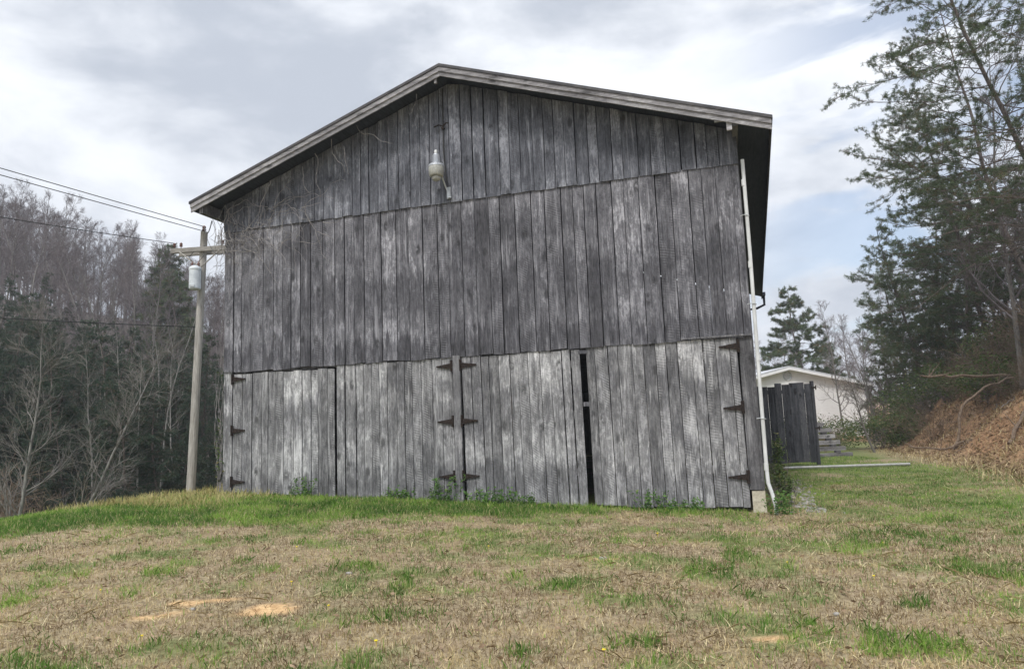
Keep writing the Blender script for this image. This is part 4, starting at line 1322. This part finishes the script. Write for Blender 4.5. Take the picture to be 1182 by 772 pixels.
q, C = blades(330000, 13, (3.2, 19), d_dead, (.025, .07), .0030, 1.35, 1)
qa, Ca = blades(30000, 13, (3.2, 19), lambda x, y: d_dead(x, y) * sst(fbm(x, y, .9, 3, 66), .42, .6), (.08, .24), .0030, 1.9, 9, .015)
Ca[:, 0] = .55 + .45 * Ca[:, 2]; Ca[:, 1] = Ca[:, 1] * .5 + .5; q = np.concatenate([q, qa]); C = np.concatenate([C, Ca])
stuff('dead_grass', 'thatch', q, C, 'matted tan dead grass covering most of the yard')
q1, C1 = blades(420000, 13, (3.2, 32), d_green, (.03, .09), .0032, .6, 2)
q2, C2 = blades(330000, 13, (8.5, 18), d_green_long, (.045, .13), .0038, .6, 3)
q3, C3 = blades(380000, 11, (3.2, 14), d_tuft, (.05, .14), .0032, .6, 4)
stuff('green_grass', 'grass', np.concatenate([q1, q2, q3]), np.concatenate([C1, C2, C3]), 'green spring grass, long along the barn foot and in scattered tufts')
q, C = blades(160000, 13, (7, 18), d_straw, (.10, .26), .0040, .55, 5)
stuff('straw_grass', 'straw', q, C, 'yellow straw-coloured tall grass on the crest left of the barn')
q, C = blades(90000, 20, (14, 32), lambda x, y: sst(x - foot_x(y), -1.8, -.2) * (1 - sst(x - foot_x(y), 2.6, 4)) * .8, (.10, .30), .006, .9, 6)
stuff('bank_grass', 'thatch', q, C, 'dry brown grass at the foot of the right dirt bank')

# leaf litter: dead leaves lying loose
r = np.random.RandomState(31); c = []
N = 3200
y = 3.6 + 14 * r.rand(N) ** 1.3; x = r.uniform(-1, 1, N) * (y * .75 + 1)
z = ground(x, y) + .03
q, C = leaf_cards(np.stack([x, y, z], 1), 1, (0, 0, .005), .028, 32, .25)
lx, ly = to_local(q[:, 0, 0], q[:, 0, 1]); k = ~((ly > -.1) & (np.abs(lx) < 5.6)); q = q[k]; C = C[k]
o = fast_mesh('leaf_litter', q, 4, M['leafdead'], None, 'leaf', C); tag(o, 'scattered small brown dead leaves on the yard', 'dead leaves', kind='stuff')
N = 16000
y = r.uniform(15, 40, N); x = foot_x(y) + r.uniform(-.5, 9, N); z = ground(x, y) + .03
q, C = leaf_cards(np.stack([x, y, z], 1), 1, (0, 0, .02), .06, 33, .35)
o = fast_mesh('bank_litter', q, 4, M['leafdead'], None, 'leaf', C); tag(o, 'brown leaf litter covering the right dirt bank', 'dead leaves', kind='stuff')

# weeds against the barn foot
wl = [(-3.5, -.12, .45, .42, 'leafy weed in front of the leftmost door'), (-.35, -.15, .55, .55, 'leafy green weed at the foot of the centre post'),
      (.55, -.16, .8, .32, 'low spreading weed at the foot of the third door'), (-1.3, -.15, .6, .25, 'low weed at the foot of the second door'), (4.2, -.15, .7, .22, 'low weed patch under the rightmost door'),
      (5.75, -.2, .3, .4, 'small weed at the foot of the white conduit'), (1.2, -.15, .5, .25, 'small weed left of the wide dark door gap'), (3.6, -.12, .35, .5, 'thin weed climbing the lower part of the rightmost door')]
for i, (lx, ly, w, h, lab) in enumerate(wl):
    x, y, _ = barn_pt(lx, ly, 0); z = gz(x, y)
    r = np.random.RandomState(800 + i)
    e = empty('weed', (x, y, z), BA, lab, 'weed')
    m_ = MB(); cs = []
    for k in range(int(9 + w * 14)):
        p0 = np.array([r.uniform(-w / 2, w / 2), r.uniform(-.05, .05), -.02]); P, _ = wander(p0, np.array([r.normal(0, .3), r.normal(-.05, .08), 1.0]), h * r.uniform(.5, 1.05), 4, r, .1, 0)
        m_.tube(P, np.linspace(.004, .002, 5), 3, cap=False); cs += list(P[1:])
    m_.build('stems', M['weed'], e)
    q, C = leaf_cards(cs, 5, (.03, .02, .03), .032, 900 + i)
    fast_mesh('leaves', q, 4, M['weed'], e, 'leaf', C)

# dandelions
dl = [(-3.05, 6.0), (-1.75, 6.75), (-2.35, 7.6), (-1.1, 5.6), (.55, 5.2), (2.9, 8.1), (-.4, 9.4), (3.4, 7.2), (-2.9, 9.6), (1.9, 10.2), (-4.3, 7.6), (4.4, 9.0)]
m_ = MB(); m_.tube([(0, 0, -.01), (.004, .002, .05)], .003, 5); m_.lathe([(0, .046), (.012, .05), (.022, .06), (.02, .066), (.008, .07), (0, .07)], (0, 0, 0), 12)
d0 = m_.build('dandelion', M['yellow'])
for i, (x, y) in enumerate(dl):
    o = d0 if i == 0 else d0.copy()
    if i: COL.objects.link(o)
    o.location = (x, y, gz(x, y) + .01); s = .5 + .05 * (i % 5); o.scale = (s, s, s)
    tag(o, 'tiny yellow dandelion flower in the dead grass of the yard', 'flower', 'dandelions in the yard')
# few pale flat stones in the grass
rr = random.Random(77)
st = [(.95, 8.6, .05, 'pale sandy stone lying in the middle of the yard'), (-3.05, 6.9, .03, 'light stone on the bare soil patch'), (2.55, 6.1, .03, 'tiny white stone in the right half of the yard'), (-1.9, 8.2, .035, 'tiny pale stone left of the yard middle')]
for i, (x, y, s, lab) in enumerate(st):
    m_ = MB(); n_ = 10; rg = np.random.RandomState(i)
    ro = rg.uniform(.8, 1.15, n_)
    rings = []
    for (k, zz) in ((1.0, -.2), (1.05, .12), (.75, .38), (.3, .46)):
        rings += [(math.cos(t) * s * k * ro[j], math.sin(t) * s * .7 * k * ro[j], zz * s) for j, t in enumerate(np.arange(n_) * 6.283 / n_)]
    f = [(a * n_ + j, a * n_ + (j + 1) % n_, (a + 1) * n_ + (j + 1) % n_, (a + 1) * n_ + j) for a in range(3) for j in range(n_)] + [tuple(3 * n_ + j for j in range(n_))]
    m_.add(rings, f); o = m_.build('stone', M['stone'], smooth=True); o.location = (x, y, gz(x, y) + .01); tag(o, lab, 'stone')


# ------------------------------------------------------------------ thin valley haze
hm = bpy.data.materials.new('haze'); hm.use_nodes = True
ht = hm.node_tree; ht.nodes.clear(); hb = NB(ht)
vol = hb.n('ShaderNodeVolumePrincipled', i={'Color': (.86, .90, .97, 1), 'Density': HAZE, 'Anisotropy': 0.0})
ho = hb.n('ShaderNodeOutputMaterial'); ht.links.new(vol.outputs[0], ho.inputs['Volume'])
m_ = MB(); m_.box((-430, -70, float(GZ.min()) - 1), (430, 630, 62)); o = m_.build('haze', hm)
tag(o, 'thin pale haze hanging over the wooded hills', 'haze', kind='stuff')
